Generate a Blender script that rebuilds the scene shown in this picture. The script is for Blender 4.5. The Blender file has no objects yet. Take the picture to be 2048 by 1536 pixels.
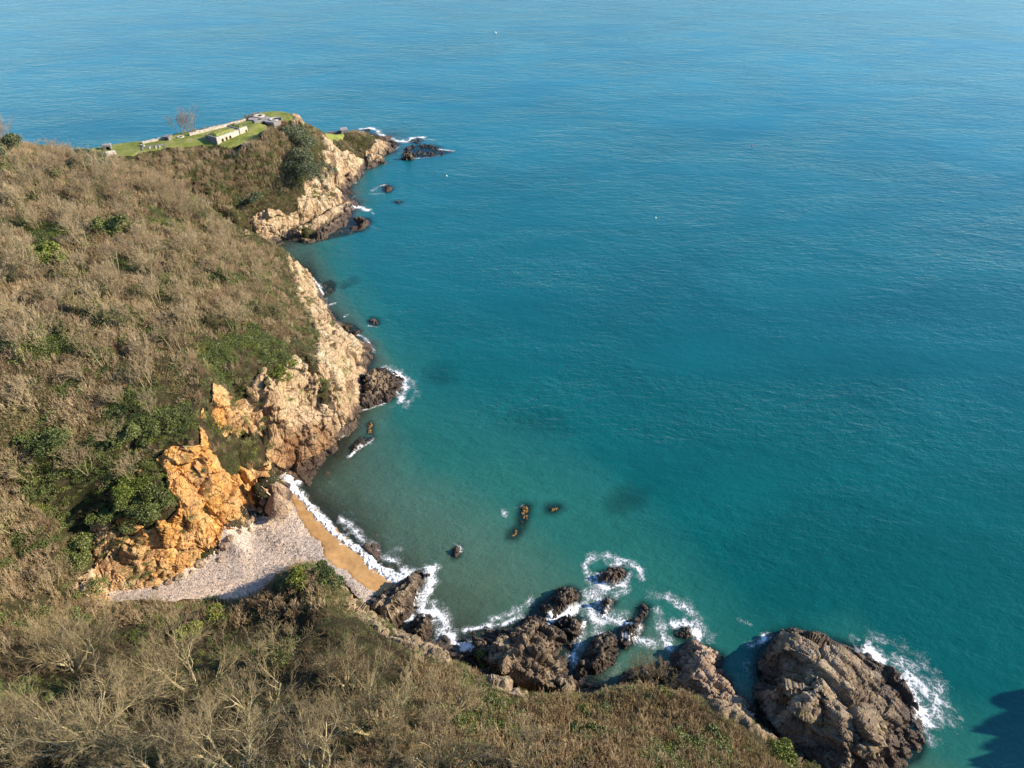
import bpy, math, random
import numpy as np
from mathutils import Vector
from mathutils.geometry import delaunay_2d_cdt
R = math.radians
S = bpy.context.scene
COL = S.collection
random.seed(7)

# ------------------------------------------------------------------ camera, sky, sun, exposure
CAM_Z, PITCH, FPX = 120.0, 38.0, 1420.0
cam_d = bpy.data.cameras.new('camera'); cam = bpy.data.objects.new('camera', cam_d); COL.objects.link(cam)
cam.location = (0, 0, CAM_Z); cam.rotation_euler = (R(90 - PITCH), 0, 0)
cam_d.sensor_width = 36; cam_d.lens = 36 * FPX / 2048
cam_d.clip_start = 0.5; cam_d.clip_end = 30000
S.camera = cam

SUN_EL, SUN_AZ = 25.0, 2.0          # azimuth measured from +X, counter-clockwise
w = bpy.data.worlds.new('World'); S.world = w; w.use_nodes = True
nt = w.node_tree; bg = nt.nodes['Background']
sky = nt.nodes.new('ShaderNodeTexSky'); sky.sky_type = 'NISHITA'; sky.sun_disc = False
sky.sun_elevation = R(SUN_EL); sky.sun_rotation = R(90 - SUN_AZ)
sky.air_density = 1.0; sky.dust_density = 0.1; sky.ozone_density = 3.0
tint = nt.nodes.new('ShaderNodeMix'); tint.data_type = 'RGBA'; tint.blend_type = 'MULTIPLY'; tint.inputs[0].default_value = 1
tint.inputs[7].default_value = (.75, 1.0, 1.18, 1)
nt.links.new(sky.outputs[0], tint.inputs[6]); nt.links.new(tint.outputs[2], bg.inputs[0]); bg.inputs[1].default_value = 0.12
sd = bpy.data.lights.new('sun', 'SUN'); sun = bpy.data.objects.new('sun', sd); COL.objects.link(sun)
sd.energy = 5.0; sd.angle = R(0.5); sd.color = (1.0, 0.87, 0.69)
sv = Vector((math.cos(R(SUN_EL)) * math.cos(R(SUN_AZ)), math.cos(R(SUN_EL)) * math.sin(R(SUN_AZ)), math.sin(R(SUN_EL))))
sun.rotation_euler = sv.to_track_quat('Z', 'Y').to_euler()
sun.location = sv * 400
S.view_settings.view_transform = 'Standard'; S.view_settings.look = 'None'
S.view_settings.exposure = 0.76; S.view_settings.gamma = 1.0
S.render.engine = 'CYCLES'
S.cycles.max_bounces = 6; S.cycles.transparent_max_bounces = 12; S.cycles.diffuse_bounces = 2
S.cycles.glossy_bounces = 2; S.cycles.transmission_bounces = 2; S.cycles.caustics_reflective = False; S.cycles.caustics_refractive = False

# ------------------------------------------------------------------ from a place in the view to a place on the ground
_sp, _cp = math.sin(R(PITCH)), math.cos(R(PITCH))
def ray(px, py):
    u = (px - 1024) / FPX; v = (768 - py) / FPX
    return (u, _cp + v * _sp, -_sp + v * _cp)
def P(px, py, z=0.0):
    d = ray(px, py); t = (z - CAM_Z) / d[2]
    return (d[0] * t, d[1] * t, z)

# ------------------------------------------------------------------ noise
def _h(ix, iy, iz, seed):
    h = (ix.astype(np.int64) * 374761393 + iy.astype(np.int64) * 668265263 + iz.astype(np.int64) * 2147483647 + seed * 1274126177) & 0xffffffff
    h = ((h ^ (h >> 13)) * 1274126177) & 0xffffffff
    h = ((h ^ (h >> 16)) * 2246822519) & 0xffffffff
    return (h ^ (h >> 15)) & 0xffffff
def _hf(ix, iy, iz, seed): return _h(ix, iy, iz, seed) / float(0xffffff)
def gnoise(x, y, z, seed=0):
    xi, yi, zi = np.floor(x), np.floor(y), np.floor(z)
    fx, fy, fz = x - xi, y - yi, z - zi
    u, v, ww = [f * f * f * (f * (f * 6 - 15) + 10) for f in (fx, fy, fz)]
    out = 0
    for dx in (0, 1):
        wx = u if dx else 1 - u
        for dy in (0, 1):
            wy = v if dy else 1 - v
            for dz in (0, 1):
                wz = ww if dz else 1 - ww
                h = _h(xi + dx, yi + dy, zi + dz, seed)
                gx = ((h & 255) / 127.5 - 1); gy = (((h >> 8) & 255) / 127.5 - 1); gz = (((h >> 16) & 255) / 127.5 - 1)
                out = out + wx * wy * wz * (gx * (fx - dx) + gy * (fy - dy) + gz * (fz - dz))
    return out * 1.3
def fbm(x, y, z, octv=4, seed=0, rough=0.5):
    a, t, f = 1.0, 0, 1.0
    for o in range(octv):
        t = t + a * gnoise(x * f, y * f, z * f, seed + o * 17); a *= rough; f *= 2.03
    return t
def voro(x, y, z, seed=0, tilt=0.8):
    """blocky field: every cell is a tilted plane of its own; also returns F2-F1"""
    xi, yi, zi = np.floor(x), np.floor(y), np.floor(z)
    f1 = np.full(x.shape, 9.0); f2 = np.full(x.shape, 9.0); val = np.zeros(x.shape)
    for dx in (-1, 0, 1):
        for dy in (-1, 0, 1):
            for dz in (-1, 0, 1):
                cx, cy, cz = xi + dx, yi + dy, zi + dz
                h = _h(cx, cy, cz, seed); h2 = _h(cx, cy, cz, seed + 91)
                px = cx + .1 + .8 * (h & 255) / 255.; py = cy + .1 + .8 * ((h >> 8) & 255) / 255.; pz = cz + .1 + .8 * ((h >> 16) & 255) / 255.
                ex, ey, ez = x - px, y - py, z - pz
                d = np.sqrt(ex * ex + ey * ey + ez * ez)
                v = (h2 & 255) / 255. - .5 + tilt * (ex * (((h2 >> 8) & 255) / 127.5 - 1) + ey * (((h2 >> 16) & 255) / 127.5 - 1) + ez * (((h >> 4) & 255) / 127.5 - 1))
                near = d < f1
                f2 = np.where(near, f1, np.minimum(f2, d)); val = np.where(near, v, val); f1 = np.where(near, d, f1)
    return val, f2 - f1

# ------------------------------------------------------------------ height fields from surveyed points
class HF:
    """triangulated heights rasterised on a grid and slightly smoothed; bilinear lookups"""
    def __init__(s, pts, x0, y0, x1, y1, res, blur=1, edges=()):
        s.x0, s.y0, s.res = x0, y0, res
        s.nx, s.ny = int((x1 - x0) / res) + 1, int((y1 - y0) / res) + 1
        vs = [Vector((p[0], p[1])) for p in pts]
        vo, eo, fo, vi, _, _ = delaunay_2d_cdt(vs, list(edges), [], 0, 1e-4)
        zo = [pts[v[0]][2] if v else None for v in vi]
        for k, z in enumerate(zo):
            if z is None:
                dd = [((vo[k] - v).length, pts[q][2]) for q, v in enumerate(vs)]; dd.sort(); zo[k] = (dd[0][1] + dd[1][1]) / 2
        H = np.full((s.ny, s.nx), np.nan)
        for f in fo:
            for t in range(1, len(f) - 1):
                a, b, c = f[0], f[t], f[t + 1]
                A, B, Cc = vo[a], vo[b], vo[c]
                i0 = max(0, int((min(A.x, B.x, Cc.x) - x0) / res)); i1 = min(s.nx, int((max(A.x, B.x, Cc.x) - x0) / res) + 2)
                j0 = max(0, int((min(A.y, B.y, Cc.y) - y0) / res)); j1 = min(s.ny, int((max(A.y, B.y, Cc.y) - y0) / res) + 2)
                if i1 <= i0 or j1 <= j0: continue
                X, Y = np.meshgrid(x0 + np.arange(i0, i1) * res, y0 + np.arange(j0, j1) * res)
                den = (B.y - Cc.y) * (A.x - Cc.x) + (Cc.x - B.x) * (A.y - Cc.y)
                if abs(den) < 1e-9: continue
                l1 = ((B.y - Cc.y) * (X - Cc.x) + (Cc.x - B.x) * (Y - Cc.y)) / den
                l2 = ((Cc.y - A.y) * (X - Cc.x) + (A.x - Cc.x) * (Y - Cc.y)) / den
                l3 = 1 - l1 - l2
                m = (l1 >= -1e-6) & (l2 >= -1e-6) & (l3 >= -1e-6)
                sub = H[j0:j1, i0:i1]; sub[m] = (l1 * zo[a] + l2 * zo[b] + l3 * zo[c])[m]
        H[np.isnan(H)] = min(p[2] for p in pts)
        for _ in range(blur):
            for ax in (0, 1):
                H = (np.roll(H, 1, ax) + 2 * H + np.roll(H, -1, ax)) / 4
        s.H = H
    def __call__(s, x, y):
        fx = np.clip((np.asarray(x, float) - s.x0) / s.res, 0, s.nx - 1.001); fy = np.clip((np.asarray(y, float) - s.y0) / s.res, 0, s.ny - 1.001)
        i, j = fx.astype(int), fy.astype(int); u, v = fx - i, fy - j
        H = s.H
        return (H[j, i] * (1 - u) + H[j, i + 1] * u) * (1 - v) + (H[j + 1, i] * (1 - u) + H[j + 1, i + 1] * u) * v

# coastline, as seen, at water level
COAST = [P(*q) for q in [(789,294),(787,303),(764,314),(745,322),(730,328),(725,336),(723,349),(709,353),(694,361),(695,374),(684,380),(668,384),
  (682,388),(703,396),(688,413),(664,428),(640,441),(626,450),(614,456),(606,467),(590,472),(577,476),(552,484)]]
COAST += [(-93,236,0),(-96,230,0),(-90,223,0),(-80,217,0)]
COAST += [P(*q) for q in [(625,555),(634,571),(641,587),(638,604),(647,620),(667,636),(677,649),(700,662),(712,679),(739,688),(742,714),(733,731),
  (726,760),(722,790),(719,812),(703,832),(699,854),(683,874),(660,900),(628,926),(595,942),(563,956),
  (575,968),(595,984),(624,1015),(648,1046),(668,1066),(699,1090),(735,1117),(761,1143),(780,1164)]]
COAST += [P(*q) for q in [(770,1200),(790,1240),(840,1290),(900,1325),(960,1350),(1050,1395),(1180,1395),(1290,1375),(1390,1400),(1480,1425),(1540,1475),(1640,1536)]]
COAST += [(55,47,0),(75,36,0),(95,42,0),(107,58,0),(122,70,0),(150,74,0),(200,68,0),(256,60,0)]
BACK = [(-62,352,0),(-78,352,0),(-92,332,0),(-98,318,0),(-112,306,0),(-140,287,0),(-165,274,0),(-200,262,0),(-260,262,0),(-340,280,0)]
pts = []; edges = []
def line(ps, closed=False):
    k = len(pts); pts.extend(ps); edges.extend((k + i, k + i + 1) for i in range(len(ps) - 1))
line(list(reversed(BACK)) + COAST)
# (x in view, y in view, height)
SURVEY = [
 # beach
 (532,966,1.0),(527,1000,1.6),(480,1050,2.6),(430,1100,3.2),(380,1140,3.8),(300,1182,4.6),(215,1192,5.5),
 (560,985,.7),(500,1015,1.9),(503,1048,2.3),(515,1022,1.6),(485,1032,3.),(600,1040,1.3),(650,1100,1.3),(700,1140,1.0),(750,1180,.8),(560,1080,2.2),(500,1120,3.),(400,1180,4),(680,1190,1.8),(725,1205,1.5),
 # beach cliff tops, from the gully to the point
 (190,1050,15),(185,1120,9),(250,1020,18),(330,905,26),(330,1000,19),(380,1010,17),(360,1060,12.5),(290,1110,10),(420,900,25),(410,830,29),(480,900,19),(470,985,11),(440,1050,7),(520,880,17),(530,800,21),(524,930,9),
 (430,770,31),(540,760,25.5),(560,830,16),(540,890,10),(600,850,9.5),(560,930,4),(620,880,4.5),(650,860,5),(600,790,19),(640,780,18),(660,830,9),(690,820,6),
 (640,720,20.5),(680,740,13),(705,770,8),(700,720,8),(720,700,4),(640,660,18),(680,690,9.5),(655,640,8),(625,620,12.5),(605,585,13),(630,600,6),(600,555,13),(615,570,7),
 (592,522,13),(612,542,6.5),(556,488,20.5),(570,500,18),(540,481,22),(500,473,26),(450,440,30),(400,405,34),(330,362,39),(200,330,45),(100,318,49),(0,300,53),
 (560,560,18),(550,640,22.5),(590,700,23),(500,540,27),(450,600,31),(500,700,28),(400,500,36),(300,420,41),(200,400,46),(100,400,48),(0,400,50),
 (400,700,32),(300,550,40),(200,500,45),(100,520,46),(0,520,48),(300,700,37),(200,650,42),(100,700,42),(0,700,45),(300,830,31),(200,800,34),(100,850,34),(0,850,37),
 (250,930,25),(150,950,26),(50,980,26),(0,1000,27),(100,1050,21),(0,1100,21),(130,1130,16),(50,1180,17),(150,1200,12.5),(222,1217,8.5),(100,1240,16),(0,1260,21),
 # near hill
 (200,1290,12.5),(330,1300,13),(0,1350,26),(150,1370,22),(300,1380,21),(450,1330,15.5),(0,1536,36),(200,1470,30),(300,1536,36),(450,1430,25),(600,1380,22),(600,1536,34),(400,1270,11),(545,1262,11),
 (560,1168,11),(610,1142,13.5),(650,1152,13),(690,1190,11.5),(715,1222,9.5),(545,1225,10),(640,1240,15.5),(700,1290,18.5),(760,1258,10.5),(480,1226,8.3),(400,1227,8.5),(300,1224,8.5),(610,1290,16),(500,1290,12),(605,1126,2.7),(655,1135,2.5),(700,1172,2.2),(728,1203,1.9),(555,1154,3.1),(515,1192,3.8),(470,1196,4.2),(800,1272,11),(850,1292,10.5),(900,1322,10),(860,1360,16),(960,1355,9.5),(940,1420,17),(750,1400,21),(900,1536,30),(760,1480,27),
 (1010,1362,9.5),(1060,1385,9),(1120,1398,8.5),(1180,1400,8.5),(1250,1375,8.5),(1320,1385,8.5),(1390,1395,8),(1440,1405,7.5),(1500,1435,6.5),(1540,1480,5.5),(1080,1450,16),(1200,1536,28),(1250,1450,13.5),(1400,1460,10.5),(1400,1536,17),(1550,1536,8.5),(1640,1545,4.5),
 # battery headland
 (150,303,31),(250,285,30),(300,280,30),(350,268,30),(400,258,30),(450,247,30),(488,238,30),(200,320,30),(260,314,30),(330,314,29),(400,296,29),(450,294,29),(495,290,29),(505,284,29.5),(513,279,32),(530,266,32.3),(542,256,32),(535,256,29.5),(500,275,29.5),(500,262,30),(350,290,30),(430,275,30),
 (508,231,31.1),(505,226,31.1),(540,222,31.1),(560,222,31.1),(588,228,31.1),(586,240,31.0),(545,244,30.9),(520,241,31.0),(598,236,31),(605,250,27),
 (545,275,28),(575,265,30),(560,300,25.5),(600,290,24),(630,262,22),(645,262,18),(600,330,19),(635,300,17),(640,340,14),(520,320,24),(450,340,24.5),(380,330,27),(300,345,27),(230,340,31),(350,360,26),(420,390,19.5),(480,380,18),
 (470,430,14),(500,445,9),(530,440,9),(560,425,9.5),(560,380,15),(600,395,11),(620,370,11.5),(590,440,6.5),(530,470,3.5),(600,450,5),(612,420,6),(640,405,6.5),(665,395,5.5),(660,415,4.5),(640,428,4),(690,400,3),
 (640,370,8),(650,360,7),(670,340,8.5),(700,335,5.5),(680,310,10),(700,300,8.5),(740,300,6),(765,298,4.5),(660,285,13),(675,268,12),(700,265,10.5),(722,268,9),(732,278,8),(760,285,5),(710,320,5),(740,315,3),(690,350,4),(680,365,3),
]
pts += [P(*q) for q in SURVEY]
pts += [(-84,270,14),(-112,232,17),(-150,235,30),(-190,238,40),(-170,262,18),(-200,245,30),(-250,240,35),(-250,180,56),(-250,100,58),(-200,150,56),(-340,200,60),(-340,60,62),(-180,60,50),(-120,0,60),(-60,0,56),(-60,-60,62),(0,10,44),(-340,-80,66),(40,10,28),(0,-60,58),(70,-20,34),(110,-60,40),(60,20,16),(95,-5,14),(105,38,10),(121,62,15),(133,64,19),(140,66,27),(148,60,25),(158,64,33),(145,45,30),(180,30,40),(230,40,38),(150,-80,40),(240,-80,36),(-120,40,46)]
# sea floor
SEABED = [(700,1000,-.9),(650,980,-.8),(720,940,-1.2),(800,1000,-1.8),(850,1100,-1.2),(780,1110,-.8),(900,1200,-1.),(950,1235,-.9),(850,1240,-.8),(1000,1100,-2.1),(1050,950,-4),(1200,1000,-4.5),(1100,1180,-2.2),
 (1300,1150,-4),(1300,1250,-2.6),(900,900,-4),(760,880,-2),(850,800,-5),(800,600,-8),(690,560,-4),(720,500,-6),(620,500,-1.6),(720,620,-3.5),(790,700,-5),(820,760,-4),(900,500,-12),(1000,700,-9),(1500,1100,-8),(1500,1350,-4.5),(1900,1300,-9),
 (1700,1200,-7),(1250,1340,-2),(960,1300,-1.2),(760,420,-5),(800,350,-6),(820,380,-8),(740,360,-3),(830,320,-4),(770,330,-3)]
pts += [P(*q) for q in SEABED]
pts += [(-40,380,-8),(-110,350,-8),(-150,310,-8),(-240,300,-8),(0,300,-15),(0,440,-15),(-340,420,-15),(260,440,-15),(260,200,-15),(260,80,-12),(120,84,-9),(160,95,-8),(-340,330,-10),(-340,-100,66),(260,-100,30)]
BX = (-335, -95, 255, 435)
ground = HF(pts, *BX, 0.6, blur=3, edges=edges)

def onground(px, py, hf=None, tmax=700):
    d = ray(px, py); t = np.arange(30, tmax, .25)
    z = CAM_Z + d[2] * t; g = np.maximum((hf or ground)(d[0] * t, d[1] * t), 0)
    k = np.argmax(z <= g); return (d[0] * t[k], d[1] * t[k], float(g[k]))
def polyxy(pp): return [onground(a, b)[:2] for a, b in pp]
def inside(poly, x, y):
    r = np.zeros(np.shape(x), bool); n = len(poly)
    for i in range(n):
        (xa, ya), (xb, yb) = poly[i], poly[(i + 1) % n]
        c = ((ya > y) != (yb > y)); 
        with np.errstate(divide='ignore', invalid='ignore'):
            xx = (xb - xa) * (y - ya) / (yb - ya) + xa
        r ^= c & (x < xx)
    return r
def segdist(poly, x, y, closed=True):
    d = np.full(np.shape(x), 1e9); n = len(poly)
    for i in range(n if closed else n - 1):
        (xa, ya), (xb, yb) = poly[i][:2], poly[(i + 1) % n][:2]
        L = (xb - xa) ** 2 + (yb - ya) ** 2 + 1e-9
        t = np.clip(((x - xa) * (xb - xa) + (y - ya) * (yb - ya)) / L, 0, 1)
        d = np.minimum(d, np.hypot(x - xa - t * (xb - xa), y - ya - t * (yb - ya)))
    return d
def signed(poly, x, y): return np.where(inside(poly, x, y), 1, -1) * segdist(poly, x, y)
def sstep(a, b, x): t = np.clip((x - a) / (b - a), 0, 1); return t * t * (3 - 2 * t)

# ------------------------------------------------------------------ mesh and tag helpers
def tag(o, label=None, cat=None, group=None, kind=None):
    if label: o['label'] = label
    if cat: o['category'] = cat
    if group: o['group'] = group
    if kind: o['kind'] = kind
    return o
def mesh_np(name, V, F, mat=None, attrs=None, smooth=False, parent=None, link=True):
    """V (n,3), F (m,3) or (m,4)"""
    V = np.asarray(V, np.float32); F = np.asarray(F, np.int32)
    me = bpy.data.meshes.new(name); k = F.shape[1]
    me.vertices.add(len(V)); me.vertices.foreach_set('co', V.ravel())
    me.loops.add(F.size); me.loops.foreach_set('vertex_index', F.ravel())
    me.polygons.add(len(F)); me.polygons.foreach_set('loop_start', np.arange(0, F.size, k, dtype=np.int32))
    me.update(calc_edges=True)
    me.polygons.foreach_set('use_smooth', np.full(len(F), smooth))
    for n, a in (attrs or {}).items():
        a = np.asarray(a, np.float32)
        at = me.attributes.new(n, 'FLOAT', 'POINT'); at.data.foreach_set('value', a)
    if mat: me.materials.append(mat)
    o = bpy.data.objects.new(name, me)
    if link: COL.objects.link(o)
    if parent: o.parent = parent
    return o
def gridfaces(ny, nx, keep=None):
    i = np.arange(ny * nx).reshape(ny, nx)
    F = np.stack([i[:-1, :-1], i[:-1, 1:], i[1:, 1:], i[1:, :-1]], -1)
    if keep is not None: F = F[keep]
    return F.reshape(-1, 4)
def compact(V, F, attrs=None):
    used = np.zeros(len(V), bool); used[F.ravel()] = True
    idx = np.cumsum(used) - 1
    return V[used], idx[F], {k: v[used] for k, v in (attrs or {}).items()}

# ------------------------------------------------------------------ material helpers
class NT:
    def __init__(s, name):
        s.m = bpy.data.materials.new(name); s.m.use_nodes = True; s.t = s.m.node_tree; s.t.nodes.clear()
        s.out = s.n('ShaderNodeOutputMaterial')
    def n(s, typ, **kw):
        nd = s.t.nodes.new(typ)
        for k, v in kw.items(): setattr(nd, k, v)
        return nd
    def l(s, a, b): s.t.links.new(a, b)
    def val(s, sock, v):
        if hasattr(v, 'is_output') or isinstance(v, bpy.types.NodeSocket): s.l(v, sock)
        else:
            if isinstance(v, (tuple, list)) and len(v) == 3 and sock.type == 'RGBA': v = (*v, 1)
            sock.default_value = v
    def pos(s): 
        if not hasattr(s, '_p'): s._p = s.n('ShaderNodeNewGeometry')
        return s._p.outputs['Position']
    def nor(s): s.pos(); return s._p.outputs['Normal']
    def mapped(s, scale=(1,1,1), rot=(0,0,0), src=None):
        mp = s.n('ShaderNodeMapping'); s.l(src or s.pos(), mp.inputs[0]); mp.inputs['Scale'].default_value = scale; mp.inputs['Rotation'].default_value = rot
        return mp.outputs[0]
    def noise(s, scale, detail=4, rough=.55, dist=0, vec=None, out=0):
        q = s.n('ShaderNodeTexNoise'); s.l(vec or s.pos(), q.inputs['Vector']); q.inputs['Scale'].default_value = scale
        q.inputs['Detail'].default_value = detail; q.inputs['Roughness'].default_value = rough; q.inputs['Distortion'].default_value = dist
        return q.outputs[out]
    def vor(s, scale, feature='F1', out='Distance', vec=None, rnd=1):
        q = s.n('ShaderNodeTexVoronoi', feature=feature); s.l(vec or s.pos(), q.inputs['Vector']); q.inputs['Scale'].default_value = scale
        q.inputs['Randomness'].default_value = rnd
        return q.outputs[out]
    def ramp(s, fac, stops, interp='LINEAR'):
        q = s.n('ShaderNodeValToRGB'); s.l(fac, q.inputs[0]); cr = q.color_ramp; cr.interpolation = interp
        while len(cr.elements) < len(stops): cr.elements.new(.5)
        for e, (p, c) in zip(cr.elements, stops):
            e.position = p; e.color = (*c, 1) if isinstance(c, tuple) else (c, c, c, 1)
        return q.outputs[0]
    def mix(s, f, a, b, mode='MIX'):
        q = s.n('ShaderNodeMix', data_type='RGBA', blend_type=mode)
        s.val(q.inputs[0], f); s.val(q.inputs[6], a); s.val(q.inputs[7], b); return q.outputs[2]
    def math(s, op, a, b=0.0, clamp=False):
        q = s.n('ShaderNodeMath', operation=op, use_clamp=clamp); s.val(q.inputs[0], a); s.val(q.inputs[1], b); return q.outputs[0]
    def rng(s, v, a, b, c=0., d=1.):
        q = s.n('ShaderNodeMapRange'); s.val(q.inputs[0], v); q.inputs[1].default_value = a; q.inputs[2].default_value = b; q.inputs[3].default_value = c; q.inputs[4].default_value = d
        return q.outputs[0]
    def attr(s, name):
        q = s.n('ShaderNodeAttribute'); q.attribute_name = name; return q.outputs['Fac']
    def sep(s, v):
        q = s.n('ShaderNodeSeparateXYZ'); s.l(v, q.inputs[0]); return q.outputs
    def bump(s, h, strength=.5, dist=.2, normal=None):
        q = s.n('ShaderNodeBump'); s.l(h, q.inputs['Height']); q.inputs['Strength'].default_value = strength; q.inputs['Distance'].default_value = dist
        if normal: s.l(normal, q.inputs['Normal'])
        return q.outputs[0]
    def principled(s, col, rough=.9, normal=None, spec=.3, **kw):
        q = s.n('ShaderNodeBsdfPrincipled'); s.val(q.inputs['Base Color'], col); s.val(q.inputs['Roughness'], rough)
        q.inputs['Specular IOR Level'].default_value = spec
        if normal: s.l(normal, q.inputs['Normal'])
        for k, v in kw.items(): s.val(q.inputs[k], v)
        s.l(q.outputs[0], s.out.inputs[0]); return q

def rock_mat(name, cols, wet_top=2.2, wet_noise=1.6, dark=(.045,.032,.026), moss=0., lichen=.3, crack=.35, green=(.24,.235,.095), ochre=False):
    t = NT(name)
    warp = t.noise(.11, 3)
    c = t.ramp(t.noise(.16, 6, .62, .6), [(.28, cols[0]), (.43, cols[1]), (.55, cols[2]), (.70, cols[3])])
    fine = t.noise(2.6, 8, .68)
    c = t.mix(.65, c, t.ramp(fine, [(.25, .35), (.5, .78), (.75, 1.25)]), 'MULTIPLY')
    blk = t.n('ShaderNodeTexVoronoi'); t.l(t.mapped((1, 1, .7), (.5, .3, .4)), blk.inputs['Vector']); blk.inputs['Scale'].default_value = .75
    c = t.mix(.35, c, t.ramp(t.sep(blk.outputs['Color'])[0], [(0, .55), (1, 1.35)]), 'MULTIPLY')
    vecw = t.n('ShaderNodeVectorMath', operation='ADD'); t.l(t.pos(), vecw.inputs[0])
    sc = t.n('ShaderNodeVectorMath', operation='SCALE'); t.l(t.noise(.9, 3, .5, 0, None, 1), sc.inputs[0]); sc.inputs['Scale'].default_value = .55; t.l(sc.outputs[0], vecw.inputs[1])
    cr1 = t.vor(.42, 'DISTANCE_TO_EDGE', 'Distance', vecw.outputs[0]); cr2 = t.vor(1.3, 'DISTANCE_TO_EDGE', 'Distance', vecw.outputs[0])
    k = t.math('MULTIPLY', t.rng(cr1, 0, .035, 1 - crack, 1), t.rng(cr2, 0, .06, 1 - crack * .6, 1))
    c = t.mix(1, c, k, 'MULTIPLY')
    if lichen:
        c = t.mix(t.math('MULTIPLY', t.ramp(t.noise(.9, 6, .7), [(.60, 0.), (.68, 1.)]), lichen), c, (.52, .36, .07))
        c = t.mix(t.math('MULTIPLY', t.ramp(t.noise(.7, 6, .72, 0, t.mapped((1,1,1),(1,2,3))), [(.60, 0.), (.66, 1.)]), lichen * 1.2), c, (.50, .46, .40))
    z = t.sep(t.pos())[2]
    if ochre:
        c = t.mix(t.math('MULTIPLY', t.attr('ochre'), t.ramp(t.noise(.2, 5, .6), [(.3, .45), (.6, 1.)])), c, t.mix(1, c, (1.24, .85, .38), 'MULTIPLY'))
        c = t.mix(t.math('MULTIPLY', t.attr('brown'), .85), c, t.mix(1, c, (.50, .36, .28), 'MULTIPLY'))
    if moss:
        mk = t.math('MULTIPLY', t.ramp(t.noise(.22, 5, .65, 0, t.mapped((1,1,1),(3,1,2))), [(.54, 0.), (.64, 1.)]), t.rng(t.sep(t.nor())[2], .25, .6, 0, 1))
        mk = t.math('MULTIPLY', mk, t.rng(z, 3, 6, 0, moss)); c = t.mix(mk, c, green)
    zz = t.math('ADD', z, t.rng(t.noise(.35, 4, .6), .3, .7, wet_noise, -wet_noise))
    wet = t.rng(zz, wet_top, wet_top + 1.2, 1, 0)
    c = t.mix(t.math('MULTIPLY', wet, .88), c, t.mix(.5, t.mix(fine, dark, tuple(v * 2.4 for v in dark)), c, 'MULTIPLY'))
    b = t.math('ADD', t.math('MULTIPLY', t.noise(3.2, 9, .7), .8), t.math('MULTIPLY', t.rng(cr2, 0, .08, 0, 1), .25))
    b = t.math('ADD', b, t.math('MULTIPLY', t.rng(cr1, 0, .05, 0, 1), .4))
    n = t.bump(b, .8, .35)
    t.principled(c, t.mix(wet, (.92,)*3, (.55,)*3), n, .35)
    return t.m

M = {}
def simple(name, col, rough=.9, var=.3, scale=2., trans=None, spec=.2):
    t = NT(name)
    info = t.n('ShaderNodeObjectInfo')
    c = t.mix(1, col, t.ramp(t.noise(scale, 5, .6), [(.25, 1 - var), (.75, 1 + var)]), 'MULTIPLY')
    c = t.mix(1, c, t.rng(info.outputs['Random'], 0, 1, 1 - var * .6, 1 + var * .6), 'MULTIPLY')
    t.principled(c, rough, None, spec); M[name] = t.m; return t.m

M['cliff'] = rock_mat('cliff_rock', [(.35,.225,.14), (.53,.36,.205), (.63,.46,.275), (.70,.575,.41)], 1.6, 1.2, moss=.8, lichen=.4, crack=.62, ochre=True)

# ------------------------------------------------------------------ where rock, shingle, sand and lawn lie
ROCKZ = [polyxy(q) for q in [
 [(640,262),(655,300),(636,335),(620,365),(600,395),(570,425),(500,436),(490,460),(552,487),(577,480),(622,458),(712,396),(690,380),(735,349),(740,330),(797,303),(792,285),(765,280),(742,292),(705,306),(672,292),(655,262)],
 [(600,472),(612,425),(640,385),(690,378),(716,396),(690,425),(625,458)],
 [(586,228),(598,233),(607,252),(596,262),(583,250)],
 [(500,470),(486,466),(490,452),(520,470)],
 [(592,518),(582,545),(592,590),(618,625),(636,668),(628,705),(652,770),(645,812),(612,800),(590,775),(560,800),(540,788),(520,870),(524,962),(640,925),(730,850),(760,735),(690,640),(650,585),(620,535)],
 [(430,772),(500,758),(548,768),(530,800),(500,812),(470,828),(432,805)],
 [(330,905),(360,900),(410,925),(440,880),(470,900),(500,940),(524,930),(540,975),(470,1050),(400,1130),(300,1192),(200,1196),(186,1120),(182,1052),(230,1035),(300,1055),(345,1040),(370,1015),(336,980),(326,935)],
 [(700,1185),(740,1215),(800,1245),(860,1280),(900,1310),(900,1330),(820,1290),(740,1250),(690,1215)],
 [(960,1340),(1010,1350),(1080,1372),(1060,1395),(980,1375)],
 [(1380,1375),(1440,1385),(1530,1450),(1620,1520),(1600,1540),(1500,1450),(1420,1410)],
]]
COVE = polyxy([(175,1040),(240,1000),(325,880),(420,820),(430,765),(560,740),(640,700),(700,640)]) + [P(*q)[:2] for q in [(780,700,0),(760,900,0),(560,985,0),(450,1110,3),(300,1200,5),(170,1215,7)]]
GREENZ = [polyxy(q) for q in [[(395,835),(520,800),(538,835),(522,895),(480,905),(432,908)],[(185,1005),(318,925),(336,985),(372,1020),(345,1048),(290,1056),(230,1032)],[(500,880),(525,880),(520,930),(490,935)],[(640,770),(668,780),(660,815),(630,812)]]]
BEACH = [P(*q)[:2] for q in [(532,955,.5),(563,950,0),(600,980,-.3),(680,1064,-.3),(760,1135,-.3),(800,1170,0),(790,1195,1.5),(760,1212,1.7),(728,1206,1.9),(700,1174,2.2),(655,1137,2.5),(605,1128,2.7),(555,1157,3.1),(520,1197,3.8),(480,1203,4.2),(400,1207,4.8),(280,1208,5.6),(190,1208,6.6),(175,1190,6.5),(300,1176,5.5),(380,1130,4.5),(430,1092,3.8),(480,1042,3.2),(522,1000,2),(526,970,1.2)]]
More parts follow.
